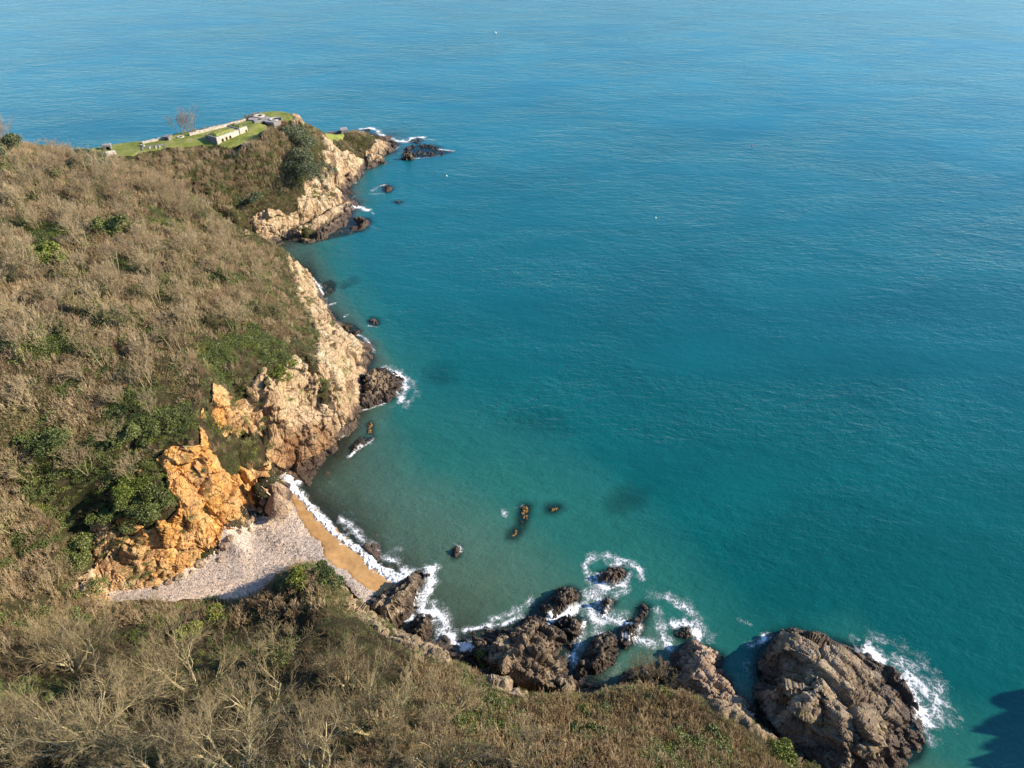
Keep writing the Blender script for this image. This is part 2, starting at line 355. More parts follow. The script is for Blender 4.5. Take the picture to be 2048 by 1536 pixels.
SAND = [P(*q)[:2] for q in [(578,962,0),(640,1030,-.2),(720,1100,-.2),(800,1165,-.1),(795,1190,.8),(760,1186,1.0),(742,1182,1.1),(704,1164,1.2),(696,1146,1.2),(670,1138,1.3),(648,1118,1.4),(642,1088,1.3),(618,1068,1.2),(596,1036,1.1),(576,990,.8)]]
LAWN = [polyxy(q) for q in [
 [(180,303),(215,291),(285,281),(345,271),(400,262),(470,244),(497,241),(530,250),(537,256),(512,277),(498,290),(455,296),(430,291),(400,291),(340,297),(280,306),(265,315),(205,318),(180,312)],
 [(500,230),(515,224),(540,221),(570,222),(588,228),(584,240),(572,244),(545,242),(520,236)],
 [(650,268),(672,268),(690,274),(676,280),(655,275)]]]
def rockmask(x, y, z):
    n = fbm(x / 5, y / 5, z / 5, 4, 5) * 2.6
    m = np.zeros(np.shape(x))
    for k, q in enumerate(ROCKZ): m = np.maximum(m, sstep(-.8, .9, signed(q, x, y) + n * (.8 if k < 3 else .45)))
    e = .6
    gx = (ground(x + e, y) - ground(x - e, y)) / (2 * e); gy = (ground(x, y + e) - ground(x, y - e)) / (2 * e)
    sl = np.hypot(gx, gy)
    m = np.maximum(m, sstep(.95, 1.35, sl + n * .22) * inside(COVE, x, y))
    for q in GREENZ: m = m * (1 - .97 * sstep(-.5, .5, signed(q, x, y) + n * .35))
    m = np.maximum(m, sstep(2.6, 1.2, z + n * .5) * sstep(-6, -3, z))
    return m * (1 - sstep(-.6, .4, signed(BEACH, x, y)) * sstep(.75, .45, sl) * sstep(9, 7.5, z)), sl
def lawnmask(x, y):
    n = fbm(x / 2, y / 2, 0 * x, 3, 8) * .7
    m = np.zeros(np.shape(x))
    for q in LAWN: m = np.maximum(m, sstep(-.2, .5, signed(q, x, y) + n))
    return m

# ------------------------------------------------------------------ the ground sheet
def gridpts(x0, y0, x1, y1, res):
    xs = np.arange(x0, x1 + res / 2, res); ys = np.arange(y0, y1 + res / 2, res)
    return np.meshgrid(xs, ys)
X, Y = gridpts(-334, -94, 254, 434, .9)
Z0 = ground(X, Y)
RM, SL = rockmask(X, Y, Z0); LM = lawnmask(X, Y)
BM = sstep(-.5, .5, signed(BEACH, X, Y))
dirt = np.clip(1 - RM - LM - BM, 0, 1) * sstep(1, 3, Z0)
Z = Z0 - (1.5 + 2.4 * np.clip(SL, 0, 4)) * RM * (1 - BM) + dirt * fbm(X / 6, Y / 6, 0 * X, 4, 3) * 1.1
Z = np.where(Z0 < -.5, Z0, Z) + (X > 95) * sstep(3, 10, Z0) * fbm(X / 7, Y / 7, 0 * X, 4, 33) * 10
V = np.stack([X, Y, Z], -1).reshape(-1, 3)
t = NT('soil')
c = t.ramp(t.noise(.5, 6, .65), [(.3, (.022,.018,.010)), (.5, (.045,.035,.018)), (.65, (.09,.066,.034)), (.8, (.16,.12,.06))])
c = t.mix(t.ramp(t.noise(.13, 5, .6), [(.45, 0.), (.6, .7)]), c, (.04,.045,.016))
c = t.mix(1, c, t.ramp(t.noise(4, 5, .6), [(.3, .5), (.7, 1.3)]), 'MULTIPLY')
bed = t.ramp(t.noise(.25, 6, .65), [(.35, (.28,.24,.13)), (.5, (.60,.50,.30)), (.65, (.80,.70,.46))])
bed = t.mix(.9, bed, t.ramp(t.vor(1.1), [(0., 1.6), (.55, .3)]), 'MULTIPLY'); bed = t.mix(.8, bed, t.ramp(t.noise(2.6, 4, .7), [(.35, .4), (.65, 1.5)]), 'MULTIPLY')
c = t.mix(t.rng(t.sep(t.pos())[2], .2, .6, 1, 0), c, bed)
t.principled(c, .95, t.bump(t.noise(2, 6), .7, .3), .1); M['soil'] = t.m
tag(mesh_np('hillside', V, gridfaces(*X.shape), M['soil'], smooth=True), 'steep hillside under bare scrub above the cove', None, None, 'structure')

# ------------------------------------------------------------------ cliffs
M['sea_rock'] = rock_mat('sea_rock', [(.12,.085,.06), (.20,.14,.09), (.29,.205,.125), (.36,.28,.185)], 1.9, 1.4, (.035,.024,.018), 0, .45, .5)
M['big_rock'] = rock_mat('big_rock', [(.14,.10,.07), (.23,.165,.11), (.34,.25,.16), (.44,.35,.25)], 2.6, 1.6, (.055,.036,.026), .35, .5, .45, (.20,.19,.04))
M['pink_rock'] = rock_mat('pink_rock', [(.25,.17,.12), (.36,.24,.16), (.46,.32,.21), (.55,.45,.35)], 1.3, 1.0, (.05,.034,.026), 0, .5, .45)
t = NT('weed'); c = t.ramp(t.noise(1.4, 6, .7), [(.3, (.07,.04,.014)), (.5, (.22,.12,.035)), (.7, (.42,.26,.08))]); t.principled(c, .7, t.bump(t.noise(4, 6), 1, .4)); M['weed'] = t.m
t = NT('kelp'); c = t.ramp(t.noise(.8, 6, .7), [(.3, (.006,.008,.004)), (.6, (.03,.028,.012)), (.8, (.07,.055,.02))]); t.principled(c, .7); M['kelp'] = t.m

def displace(V3, N3, amp, amp2, scale=5.0, seed=1, strata=None):
    x, y, z = V3[:, 0], V3[:, 1], V3[:, 2]
    if strata is not None:
        a, sx, sy, sz = strata
        u = x * math.cos(a) + y * math.sin(a); v = -x * math.sin(a) + y * math.cos(a)
        x, y, z = u * sx, (v + z * .5) * sy, (z - v * .3) * sz
    wx = fbm(x / 6, y / 6, z / 6, 3, seed + 3) * .22
    v1, e1 = voro(x / scale + wx, y / scale - wx, z / scale * .8 + wx * .5, seed, .95)
    s2 = scale * .42
    v2, e2 = voro(x / s2 + wx, y / s2 + wx, z / s2 * .8, seed + 1, .9)
    s3 = max(.6, scale * .18)
    v3, e3 = voro(x / s3, y / s3, z / s3, seed + 2, 1.)
    d = amp * (v1 - .5 * np.exp(-e1 / .05)) + amp2 * (.75 * v2 - .4 * np.exp(-e2 / .08)) + amp2 * .28 * v3
    d = d + amp * .3 * fbm(x / scale / 1.5, y / scale / 1.5, z / scale / 1.5, 3, seed + 9)
    return d[:, None] * N3
def gridnormals(X, Y, Z):
    P3 = np.stack([X, Y, Z], -1)
    du = np.gradient(P3, axis=1); dv = np.gradient(P3, axis=0)
    n = np.cross(du, dv); n /= np.linalg.norm(n, axis=-1, keepdims=True) + 1e-9
    return P3.reshape(-1, 3), n.reshape(-1, 3)
def cliff(name, label, x0, y0, x1, y1, res, scale, seed, mat, ax):
    """columns run downhill along ax and are sampled evenly along the face, so steep rock is as finely cut as flat rock"""
    ca, sa = math.cos(ax), math.sin(ax); cx, cy = (x0 + x1) / 2, (y0 + y1) / 2
    hu = hv = math.hypot(x1 - x0, y1 - y0) / 2
    us = np.arange(-hu, hu, res); vf = np.arange(-hv, hv, .2)
    UU, VV = np.meshgrid(us, vf); XX = cx + VV * ca - UU * sa; YY = cy + VV * sa + UU * ca
    box = (XX > x0) & (XX < x1) & (YY > y0) & (YY < y1)
    ZZ = ground(XX, YY); mm_, _ = rockmask(XX, YY, ZZ); hot = (mm_ > .02) & box & (ZZ > -5)
    cols = np.where(hot.any(0))[0]; a, b = cols[0], cols[-1] + 1
    rows = np.where(hot.any(1))[0]; r0, r1 = rows[0], rows[-1] + 1
    UU, VV, ZZ = UU[r0:r1, a:b], VV[r0:r1, a:b], ZZ[r0:r1, a:b]
    wgt = np.hypot(.2, np.diff(ZZ, axis=0)) * (.12 + .88 * hot[r0:r1 - 1, a:b])
    k = np.ones(9) / 9
    S_ = np.vstack([np.zeros(ZZ.shape[1]), np.cumsum(wgt, 0)])
    n = int(np.percentile(S_[-1], 97) / res) + 2
    V_ = np.empty((n, ZZ.shape[1]))
    for c in range(ZZ.shape[1]): V_[:, c] = np.interp(np.linspace(0, S_[-1, c], n), S_[:, c], VV[:, c])
    U_ = np.broadcast_to(UU[0], V_.shape)
    X = cx + V_ * ca - U_ * sa; Y = cy + V_ * sa + U_ * ca; Z = ground(X, Y)
    m, sl = rockmask(X, Y, Z)
    P3 = np.stack([X, Y, Z], -1); du = np.gradient(P3, axis=1); dv = np.gradient(P3, axis=0)
    N = np.cross(du, dv); N /= np.linalg.norm(N, axis=-1, keepdims=True) + 1e-9; N *= np.sign(N[..., 2:3] + 1e-9)
    for _ in range(3): N = (N + np.roll(N, 1, 0) + np.roll(N, -1, 0) + np.roll(N, 1, 1) + np.roll(N, -1, 1)); N /= np.linalg.norm(N, axis=-1, keepdims=True)
    P3 = P3.reshape(-1, 3); N = N.reshape(-1, 3); mm = m.ravel()[:, None]
    D = displace(P3, N, 1.45, .62, scale * 1.3, seed)
    soft = sstep(.5, 1.4, sl).ravel()[:, None] * .55 + .45
    V = P3 + D * mm * soft + N * (.2 * mm - 1.3 * (1 - mm))
    V[:, 2] += -(1 - mm[:, 0]) * 1.0
    keep = (m[:-1, :-1] > .02) & (Z[:-1, :-1] > -5) & (X[:-1, :-1] > x0) & (X[:-1, :-1] < x1) & (Y[:-1, :-1] > y0) & (Y[:-1, :-1] < y1)
    F = gridfaces(*X.shape, keep)[:, ::-1]
    V, F, _ = compact(V, F)
    bp = P(610, 890, 5); br = np.clip(1.5 * np.exp(-(((V[:, 0] - bp[0]) / 9) ** 2 + ((V[:, 1] - bp[1]) / 7) ** 2 + (np.maximum(V[:, 2] - 5, 0) / 5) ** 2)), 0, 1)
    oc = np.exp(-(((V[:, 0] + 64) / 16) ** 2 + ((V[:, 1] - 100) / 17) ** 2))
    print('cliff', len(V), n, V_.shape)
    return tag(mesh_np(name, V, F, mat, {'ochre': np.clip(oc * 1.6, 0, 1), 'brown': br}), label, None, None, 'structure')
cliff('cliff', 'tan and orange broken cliff from the shingle beach up the bare hill', -110, 60, -28, 226, .28, 4.2, 1, M['cliff'], R(-15))
cliff('cliff', 'pale orange cliffs and ledges under the old battery', -130, 226.3, -38, 360, .45, 4.6, 2, M['cliff'], R(-25))
M['near_cliff'] = rock_mat('near_cliff_rock', [(.20,.15,.10), (.30,.22,.14), (.38,.28,.17), (.46,.37,.27)], 1.8, 1.2, moss=.6, lichen=.4, crack=.45)
cliff('cliff', 'low dark rock faces at the foot of the near scrubby hill', -28, 30, 70, 92, .3, 3.0, 3, M['near_cliff'], R(68))

# ------------------------------------------------------------------ shingle beach and wet sand
def sheet(name, poly, res, off, mat, label, exclude=None, bumpy=0, hf=ground, lawn=False):
    xs = [p[0] for p in poly]; ys = [p[1] for p in poly]
    X, Y = gridpts(min(xs) - 1, min(ys) - 1, max(xs) + 1, max(ys) + 1, res)
    sdist = signed(poly, X, Y)
    edge = fbm(X / 1.5, Y / 1.5, 0 * X, 3, 12) * .6
    Zg = hf(X, Y) + off + bumpy * fbm(X / .9, Y / .9, 0 * X, 4, 4)
    Zg -= .3 * sstep(.5, -.2, sdist + edge)
    keep = (sdist[:-1, :-1] > -.3)
    if not lawn:
        g = np.hypot(*np.gradient(Zg, res)); keep &= (g[:-1, :-1] < 1.6) & (Zg[:-1, :-1] < 9)
    V, F, _ = compact(np.stack([X, Y, Zg], -1).reshape(-1, 3), gridfaces(*X.shape, keep))
    return tag(mesh_np(name, V, F, mat, smooth=True), label, None, None, 'structure')
t = NT('shingle')
c = t.ramp(t.noise(.10, 4, .6), [(.35, (.54,.46,.39)), (.5, (.68,.57,.47)), (.68, (.82,.67,.51))])
v = t.n('ShaderNodeTexVoronoi'); t.l(t.pos(), v.inputs['Vector']); v.inputs['Scale'].default_value = 3.6
c = t.mix(.6, c, t.ramp(t.sep(v.outputs['Color'])[0], [(0, .3), (.15, .7), (.6, 1.0), (1, 1.3)]), 'MULTIPLY')
c = t.mix(.8, c, t.ramp(t.noise(.06, 3, .5, .4), [(.4, (.72,.74,.78)), (.6, (1.08,1.02,.96))]), 'MULTIPLY')
v2 = t.n('ShaderNodeTexVoronoi'); t.l(t.pos(), v2.inputs['Vector']); v2.inputs['Scale'].default_value = 6
c = t.mix(.5, c, t.ramp(t.sep(v2.outputs['Color'])[0], [(0, (.42,.40,.42)), (.5, (.92,.86,.80)), (1, (1.4,1.2,.98))]), 'MULTIPLY')
c = t.mix(t.ramp(t.noise(.35, 6, .7, .8), [(.56, 0.), (.68, .45)]), c, (.13,.105,.085))
zb = t.math('ADD', t.sep(t.pos())[2], t.rng(t.noise(.5, 5, .7), .3, .7, -.5, .5))
strand = t.math('MULTIPLY', t.math('MULTIPLY', t.rng(zb, 2.2, 2.4, 0, 1), t.rng(zb, 2.45, 2.7, 1, 0)), t.ramp(t.noise(1.6, 4, .7), [(.46, 0.), (.52, 1.)]))
c = t.mix(t.math('MULTIPLY', strand, .85), c, (.05,.035,.025))
c = t.mix(t.rng(zb, .7, 1.3, .6, 0), c, (.30,.20,.11))
t.principled(c, .85, t.bump(v2.outputs['Distance'], .9, -.15)); M['shingle'] = t.m
t = NT('wet_sand')
c = t.ramp(t.noise(.3, 6, .6, .5), [(.3, (.34,.18,.06)), (.55, (.46,.26,.09)), (.7, (.52,.32,.14))])
st = t.math('GREATER_THAN', t.sep(t.n('ShaderNodeTexVoronoi').outputs['Color'])[0], .87)
c = t.mix(t.ramp(t.noise(3.2, 6, .75), [(.58, 0.), (.64, .75)]), c, (.09,.07,.05))
yy = t.sep(t.pos())[1]
c = t.mix(t.rng(yy, 97, 108, 0, .6), c, t.mix(1, c, t.ramp(t.noise(4.5, 5, .7), [(.35, .35), (.65, 1.3)]), 'MULTIPLY'))
t.principled(c, .42, t.bump(t.noise(3, 5), .3, .1), .5); M['wet_sand'] = t.m
sheet('beach', BEACH, .3, .16, M['shingle'], 'pale shingle beach in the cove', bumpy=.16)
sheet('wet_sand', SAND, .3, .27, M['wet_sand'], 'strip of wet orange sand along the waterline', bumpy=.05)
t = NT('lawn')
c = t.ramp(t.noise(.22, 6, .62), [(.3, (.13,.155,.035)), (.48, (.21,.235,.055)), (.62, (.30,.29,.095)), (.75, (.40,.34,.17))])
c = t.mix(.5, c, t.ramp(t.noise(5, 4, .7), [(.3, .55), (.7, 1.3)]), 'MULTIPLY')
t.principled(c, .95, t.bump(t.noise(6, 4), .6, .15), .1); M['lawn'] = t.m
for q, lb in zip(LAWN, ('mown green lawn inside the old battery', 'green grass on the raised end of the battery', 'small patch of grass beside the bunker on the point')):
    sheet('lawn', q, .5, .22, M['lawn'], lb, bumpy=.12, lawn=True)

# ------------------------------------------------------------------ sea rocks, each on its own surveyed outline
rock_fields = []
def rock(name, label, cat, outline, tops, mat='sea_rock', res=.25, amp=.7, amp2=.55, scale=2.6, seed=5, strata=None, skirt=1.9, group=None, base=0.0):
    out = [P(a, b, base) for a, b in outline]; tp = [P(*q) for q in tops]
    xs = [p[0] for p in out + tp]; ys = [p[1] for p in out + tp]
    pad = 3.0
    hf = HF([(p[0], p[1], p[2]) for p in out] + tp, min(xs) - pad, min(ys) - pad, max(xs) + pad, max(ys) + pad, res, blur=1)
    X, Y = gridpts(min(xs) - pad + res, min(ys) - pad + res, max(xs) + pad - res, max(ys) + pad - res, res)
    poly = [p[:2] for p in out]; sd_ = signed(poly, X, Y)
    Z = np.where(sd_ > 0, hf(X, Y), base + sd_ * skirt)
    for _ in range(1):
        for ax in (0, 1): Z = (np.roll(Z, 1, ax) + 2 * Z + np.roll(Z, -1, ax)) / 4
    P3, N = gridnormals(X, Y, Z)
    k = (.35 + .65 * sstep(-.6, 1.2, sd_)).ravel()[:, None]
    V = P3 + displace(P3, N, amp, amp2, scale, seed, strata) * k
    keep = sd_[:-1, :-1] > -pad + .5
    V, F, _ = compact(V, gridfaces(*X.shape, keep))
    rock_fields.append((min(xs) - pad, min(ys) - pad, max(xs) + pad, max(ys) + pad, hf, poly, skirt, base))
    c = V.mean(0); c[2] = base; V = V - c
    o = mesh_np(name, V, F, M[mat]); o.location = [float(q) for q in c]
    return tag(o, label, cat, group)
rock('sea_stack', 'largest brown rock in the sea with yellow lichen and ledges, lower right', 'rock',
 [(1520,1302),(1545,1270),(1590,1262),(1640,1275),(1691,1288),(1735,1305),(1750,1328),(1792,1358),(1824,1394),(1840,1425),(1843,1454),(1846,1495),(1837,1516),(1808,1530),(1770,1545),(1700,1565),(1620,1545),(1560,1500),(1530,1460),(1512,1400),(1511,1333)],
 [(1587,1249,5),(1605,1270,6.5),(1560,1298,8),(1620,1308,8.5),(1680,1320,6),(1720,1345,3.5),(1572,1350,10.5),(1640,1370,9.5),(1700,1380,7),(1760,1400,4),(1605,1400,10),(1680,1430,9),(1740,1450,7),(1790,1450,3),(1640,1440,6),(1560,1425,2.5),(1550,1460,2),(1620,1480,3),(1700,1500,5.5),(1760,1500,5),(1800,1490,2.5),(1680,1540,3.5),(1820,1500,1.5),(1540,1400,1.2),(1538,1340,2.)],
 'big_rock', .2, 1.5, .9, 5.5, 21, (R(-38), .6, 1.15, 1.1))
rock('sea_rock', 'ragged black and tan rock mass joined to the near hill, between foam channels', 'rock',
 [(937,1259),(963,1256),(995,1253),(1041,1250),(1047,1230),(1067,1227),(1083,1236),(1109,1246),(1139,1243),(1152,1227),(1174,1243),(1161,1266),(1145,1289),(1135,1324),(1148,1360),(1155,1400),(1080,1410),(1000,1380),(950,1350),(920,1320),(918,1285)],
 [(1000,1285,3),(1060,1248,2.5),(1100,1262,2.8),(1155,1240,3),(1050,1295,5.5),(1100,1318,4.5),(1030,1338,7),(1080,1368,6),(1120,1380,3),(980,1330,4.5),(960,1290,2)],
 'sea_rock', .18, 1.35, .85, 3.6, 31, (R(60), 1.25, .7, 1))
rock('sea_rock', 'pointed dark rock with two humps above a white foam pocket', 'rock',
 [(1066,1218),(1080,1206),(1103,1192),(1115,1180),(1140,1174),(1161,1184),(1158,1203),(1140,1222),(1125,1225),(1105,1238),(1085,1230)],
 [(1140,1180,3.2),(1150,1190,2.5),(1120,1198,3),(1108,1208,1.2),(1090,1217,1.9)], 'sea_rock', .2, .8, .7, 2.4, 41, (R(50), .7, 1.1, 1))
rock('sea_rock', 'brown rock ringed by foam, outermost of the near cluster', 'rock',
 [(1193,1152),(1203,1145),(1222,1138),(1240,1132),(1252,1145),(1245,1160),(1225,1172),(1205,1170)], [(1240,1137,2.2),(1215,1148,1.6),(1225,1158,1.4)], 'pink_rock', .18, .6, .6, 1.8, 51)
rock('sea_rock', 'small wedge-shaped rock below the foam-ringed one', 'rock',
 [(1203,1203),(1213,1195),(1231,1203),(1218,1220),(1205,1231),(1200,1217)], [(1212,1197,2.4),(1215,1210,1.4)], 'sea_rock', .16, .5, .5, 1.8, 61)
rock('sea_rock', 'low weedy rock half awash east of the wedge-shaped rock', 'rock',
 [(1272,1222),(1285,1207),(1298,1213),(1295,1235),(1280,1245),(1262,1250)], [(1288,1216,.7),(1278,1235,.4)], 'sea_rock', .2, .4, .5, 1.8, 63)
rock('sea_rock', 'rounded dark rock beside the narrow foam channel', 'rock',
 [(1184,1283),(1200,1268),(1222,1263),(1240,1285),(1237,1300),(1228,1320),(1212,1337),(1192,1350),(1172,1345),(1166,1315)], [(1220,1273,3),(1200,1290,3),(1208,1312,3.4),(1185,1325,3),(1178,1338,2)], 'sea_rock', .2, .8, .7, 2.6, 71, (R(60), .7, 1.2, 1))
rock('sea_rock', 'thin dark rock rib reaching from the rounded rock towards the sea', 'rock',
 [(1236,1262),(1246,1252),(1252,1270),(1248,1295),(1238,1290)], [(1245,1262,1.2),(1243,1280,1)], 'sea_rock', .18, .4, .5, 1.6, 73)
rock('sea_rock', 'thin upright dark rock between the main mass and the rounded rock', 'rock', [(1146,1348),(1156,1316),(1172,1310),(1182,1330),(1172,1362),(1156,1380)], [(1166,1324,3.),(1160,1350,2.2)], 'sea_rock', .18, .7, .6, 2.2, 77, (R(60), .7, 1.2, 1))
rock('sea_rock', 'low jagged dark reef running out beyond the rounded rock', 'rock', [(1238,1262),(1250,1244),(1272,1236),(1290,1246),(1282,1268),(1262,1288),(1248,1300)], [(1258,1256,1.5),(1275,1248,1.2),(1256,1280,1.4)], 'sea_rock', .18, .8, .6, 2.2, 78)
rock('sea_rock', 'dark shelf joining the black mass to the near slope', 'rock', [(1080,1345),(1130,1335),(1150,1365),(1190,1375),(1230,1370),(1240,1400),(1160,1420),(1080,1400)], [(1110,1360,4),(1140,1385,4.),(1200,1390,2.5)], 'sea_rock', .2, 1.0, .7, 3., 79)
rock('sea_rock', 'rock awash under spreading foam near the blocky ledges', 'rock',
 [(1348,1262),(1365,1252),(1388,1258),(1395,1272),(1375,1278),(1352,1274)], [(1372,1262,.7)], 'sea_rock', .2, .4, .4, 1.6, 75)
rock('sea_rock', 'blocky tan ledges split by square cracks beside the twiggy shrub', 'rock',
 [(1345,1312),(1370,1288),(1386,1283),(1402,1292),(1425,1300),(1446,1313),(1437,1340),(1463,1361),(1460,1378),(1489,1399),(1511,1415),(1520,1446),(1500,1470),(1440,1450),(1370,1410),(1335,1370)],
 [(1385,1290,3.2),(1430,1308,3.6),(1400,1322,4.6),(1440,1352,4),(1380,1350,5.5),(1430,1385,5.5),(1480,1408,4.2),(1500,1435,3.5),(1400,1400,5.5),(1450,1430,5)], 'pink_rock', .2, .9, .6, 3.2, 81, (R(-35), .8, 1.0, 1.2))
rock('sea_rock', 'dark rock in shadow at the inlet head under the shrub', 'rock', [(1230,1375),(1250,1345),(1300,1330),(1340,1330),(1350,1380),(1300,1400)], [(1270,1350,2.5),(1320,1345,3)], 'sea_rock', .22, .8, .6, 2.4, 85)
rock('sea_rock', 'tall layered rock closing the right end of the sandy beach', 'rock',
 [(862,1141),(866,1157),(843,1164),(834,1194),(824,1227),(806,1245),(780,1265),(745,1245),(728,1212),(742,1196),(770,1182),(800,1164),(835,1142)],
 [(853,1146,1.8),(838,1152,2.4),(818,1170,4.8),(795,1190,6.5),(805,1212,4.5),(770,1213,7.5),(748,1212,5.5),(790,1235,5)], 'big_rock', .2, .8, .8, 2.6, 91, (R(48), .45, 1.3, 1.1))
rock('sea_rock', 'dark rock between white surf and the near slope, right of the beach', 'rock', [(815,1256),(830,1240),(845,1229),(862,1227),(866,1243),(864,1275),(840,1290),(815,1280)], [(850,1236,2.4),(842,1255,3),(828,1270,3)], 'sea_rock', .2, .7, .7, 2.2, 93)
rock('sea_rock', 'long flat-topped brown slab lying off the battery cliffs', 'rock',
 [(619,478),(637,456),(666,440),(705,434),(738,437),(741,446),(723,461),(693,470),(651,479),(626,483)], [(640,461,3.8),(680,446,6),(715,438,6),(732,438,3.5),(665,462,4.5),(700,452,5)], 'big_rock', .35, 1.0, .8, 3.2, 101, (R(20), .5, 1.1, 1))
rock('sea_rock', 'jagged dark islet off the tip of the headland', 'rock',
 [(801,319),(808,305),(811,297),(825,292),(850,289),(869,291),(880,295),(882,302),(903,303),(881,310),(858,314),(827,316),(819,321)], [(822,299,4.5),(838,289,7.5),(850,285,9),(862,294,6),(874,291,6.5),(814,312,3.5),(890,304,.8),(845,300,5)], 'sea_rock', .4, 1.4, 1.2, 3.4, 111)
rock('sea_rock', 'low dark rock in foam just behind the jagged islet', 'rock', [(817,285),(824,278),(838,276),(845,282),(835,287)], [(830,279,2.2),(838,279,2)], 'sea_rock', .4, .8, .8, 2.6, 113)
rock('sea_rock', 'tiny dark rock in white foam farthest out behind the point', 'rock', [(727,261),(733,257),(740,259),(736,263)], [(733,258,1.6)], 'sea_rock', .4, .6, .6, 2.2, 115)
rock('sea_rock', 'dark shelf of rock behind the bunker end of the point', 'rock', [(722,272),(728,265),(742,265),(757,272),(758,281),(740,286),(726,284)], [(735,268,3),(748,274,2.5),(738,280,3)], 'sea_rock', .4, .8, .9, 2.8, 117)
rock('sea_rock', 'dark pair of humps at the very tip of the point', 'rock', [(772,286),(780,280),(792,282),(798,290),(790,296),(778,294)], [(783,283,3),(792,289,2.2)], 'sea_rock', .4, .9, .9, 2.4, 119)
rock('sea_rock', 'small black rock with foam behind it in the battery bay', 'rock', [(764,373),(769,369),(780,372),(786,376),(780,383),(773,385),(770,379)], [(771,372,1.6),(779,376,1.5)], 'sea_rock', .35, .6, .6, 1.8, 121)
rock('sea_rock', 'barely showing dark rock below the small black one', 'rock', [(790,404),(795,402),(803,404),(797,407)], [(796,404,.3)], 'sea_rock', .35, .3, .3, 1.8, 123)
rock('sea_rock', 'pink rock tooth standing off the foot of the hill', 'rock', [(646,572),(652,563),(660,561),(670,568),(668,581),(660,588),(649,590)], [(657,562,5),(663,570,3.5)], 'pink_rock', .25, .8, .7, 2.2, 125)
rock('sea_rock', 'reddish rock just breaking the water alone off the cliff', 'rock', [(737,643),(744,636),(755,640),(757,648),(746,651)], [(747,641,.7)], 'pink_rock', .25, .4, .4, 1.6, 127)
rock('sea_rock', 'dark ledge of wet rocks at the cliff foot above the big dark promontory', 'rock', [(674,650),(690,645),(708,650),(722,662),(712,672),(695,667),(680,660)], [(688,650,2.6),(705,658,2.2)], 'sea_rock', .25, .8, .7, 2.2, 129)
rock('sea_rock', 'big dark cracked promontory of rock with foam at its tip', 'rock',
 [(722,758),(733,741),(752,737),(770,739),(790,748),(806,759),(801,786),(776,803),(746,812),(722,820),(714,800)], [(735,745,4.5),(760,745,4),(785,756,2.8),(750,770,4.6),(728,780,4.5),(770,782,2.8),(740,798,2.8)], 'sea_rock', .25, 1.1, .9, 3.0, 131)
rock('sea_rock', 'thin dark rock ridge awash off the cliff by the beach', 'rock', [(699,914),(703,895),(715,880),(724,873),(735,878),(749,873),(745,881),(728,892),(712,902)], [(720,881,1.2),(708,898,.6)], 'sea_rock', .2, .4, .5, 1.6, 133)
rock('sea_rock', 'short weedy rock just above the ridge awash by the cliff', 'rock', [(734,848),(741,843),(746,850),(745,868),(737,868)], [(740,849,.6),(741,862,.1)], 'weed', .2, .3, .4, 1.4, 135)
rock('sea_rock', 'small dark rock alone in the shallows in front of the beach', 'rock', [(905,1110),(909,1095),(917,1090),(922,1098),(918,1112),(909,1118)], [(915,1095,1.1),(912,1106,.8)], 'sea_rock', .16, .4, .45, 1.4, 137)
rock('submerged_reef', 'orange weed-covered reef breaking the shallows in the bay', 'reef', [(1036,1030),(1040,1015),(1052,1010),(1062,1014),(1060,1035),(1052,1056),(1045,1072),(1030,1085),(1012,1082),(1016,1066),(1032,1055)], [(1052,1016,.45),(1048,1030,.35),(1048,1045,.1),(1035,1062,.05),(1025,1074,-.3)], 'weed', .2, .4, .6, 1.4, 141, base=-.7, skirt=1.6)
rock('submerged_reef', 'small orange weed patch right of the larger orange reef', 'reef', [(1090,1018),(1102,1013),(1122,1014),(1124,1022),(1108,1032),(1092,1030)], [(1105,1020,.1),(1114,1018,.05)], 'weed', .2, .3, .5, 1.3, 143, base=-.8, skirt=1.6)
rock('submerged_reef', 'broad dim reef well under the green water', 'reef', [(1205,1020),(1225,995),(1255,990),(1290,1000),(1285,1025),(1250,1042),(1215,1045)], [(1250,1008,-1.5),(1235,1025,-1.6),(1270,1010,-1.8)], 'kelp', .3, .5, .6, 1.8, 145, base=-2.6, skirt=1.2)
rock('submerged_reef', 'dark kelp bed showing faintly in the middle of the bay', 'reef', [(985,880),(1010,850),(1060,835),(1110,845),(1150,890),(1120,905),(1050,895),(1000,900)], [(1050,860,-2.6),(1100,872,-2.8)], 'kelp', .4, .5, .6, 2.2, 146, base=-4., skirt=1.)
rock('submerged_reef', 'dark weed bed under the water off the big promontory', 'reef', [(840,760),(870,742),(905,760),(915,785),(880,792),(850,782)], [(875,765,-2.),(890,778,-2.2)], 'kelp', .4, .5, .6, 2.2, 147, base=-3.6, skirt=1.)
rock('submerged_reef', 'narrow sunken weedy ledge beside the pink rock tooth', 'reef', [(672,585),(690,572),(712,566),(716,574),(690,590),(676,600)], [(690,580,-.7)], 'kelp', .3, .4, .5, 1.8, 148, base=-2., skirt=1.2)
for k, (q, lb) in enumerate([([(535,968),(550,962),(562,967),(560,976),(545,980),(534,976)], 'largest dark boulder at the cliff corner by the surf'), ([(562,968),(572,964),(582,970),(576,978),(566,977)], 'dark boulder at the sea side of the cliff corner'),
      ([(545,1008),(552,1003),(561,1006),(560,1013),(550,1014)], 'lone red boulder casting a shadow on the shingle'), ([(543,984),(548,982),(552,985),(547,988)], 'small dark stone just below the corner boulders')]):
    cx = sum(a for a, b in q) / len(q); cy = sum(b for a, b in q) / len(q); g0 = float(ground(*P(cx, cy, .8)[:2]))
    rock('boulder', lb, 'boulder', q, [(cx, cy - 3, g0 + (1.6 if k in (0, 2) else 1.0))], 'pink_rock', .12, .3, .35, 1.2, 151 + k, skirt=2., group='boulders on the shingle beach', base=g0 + .05)

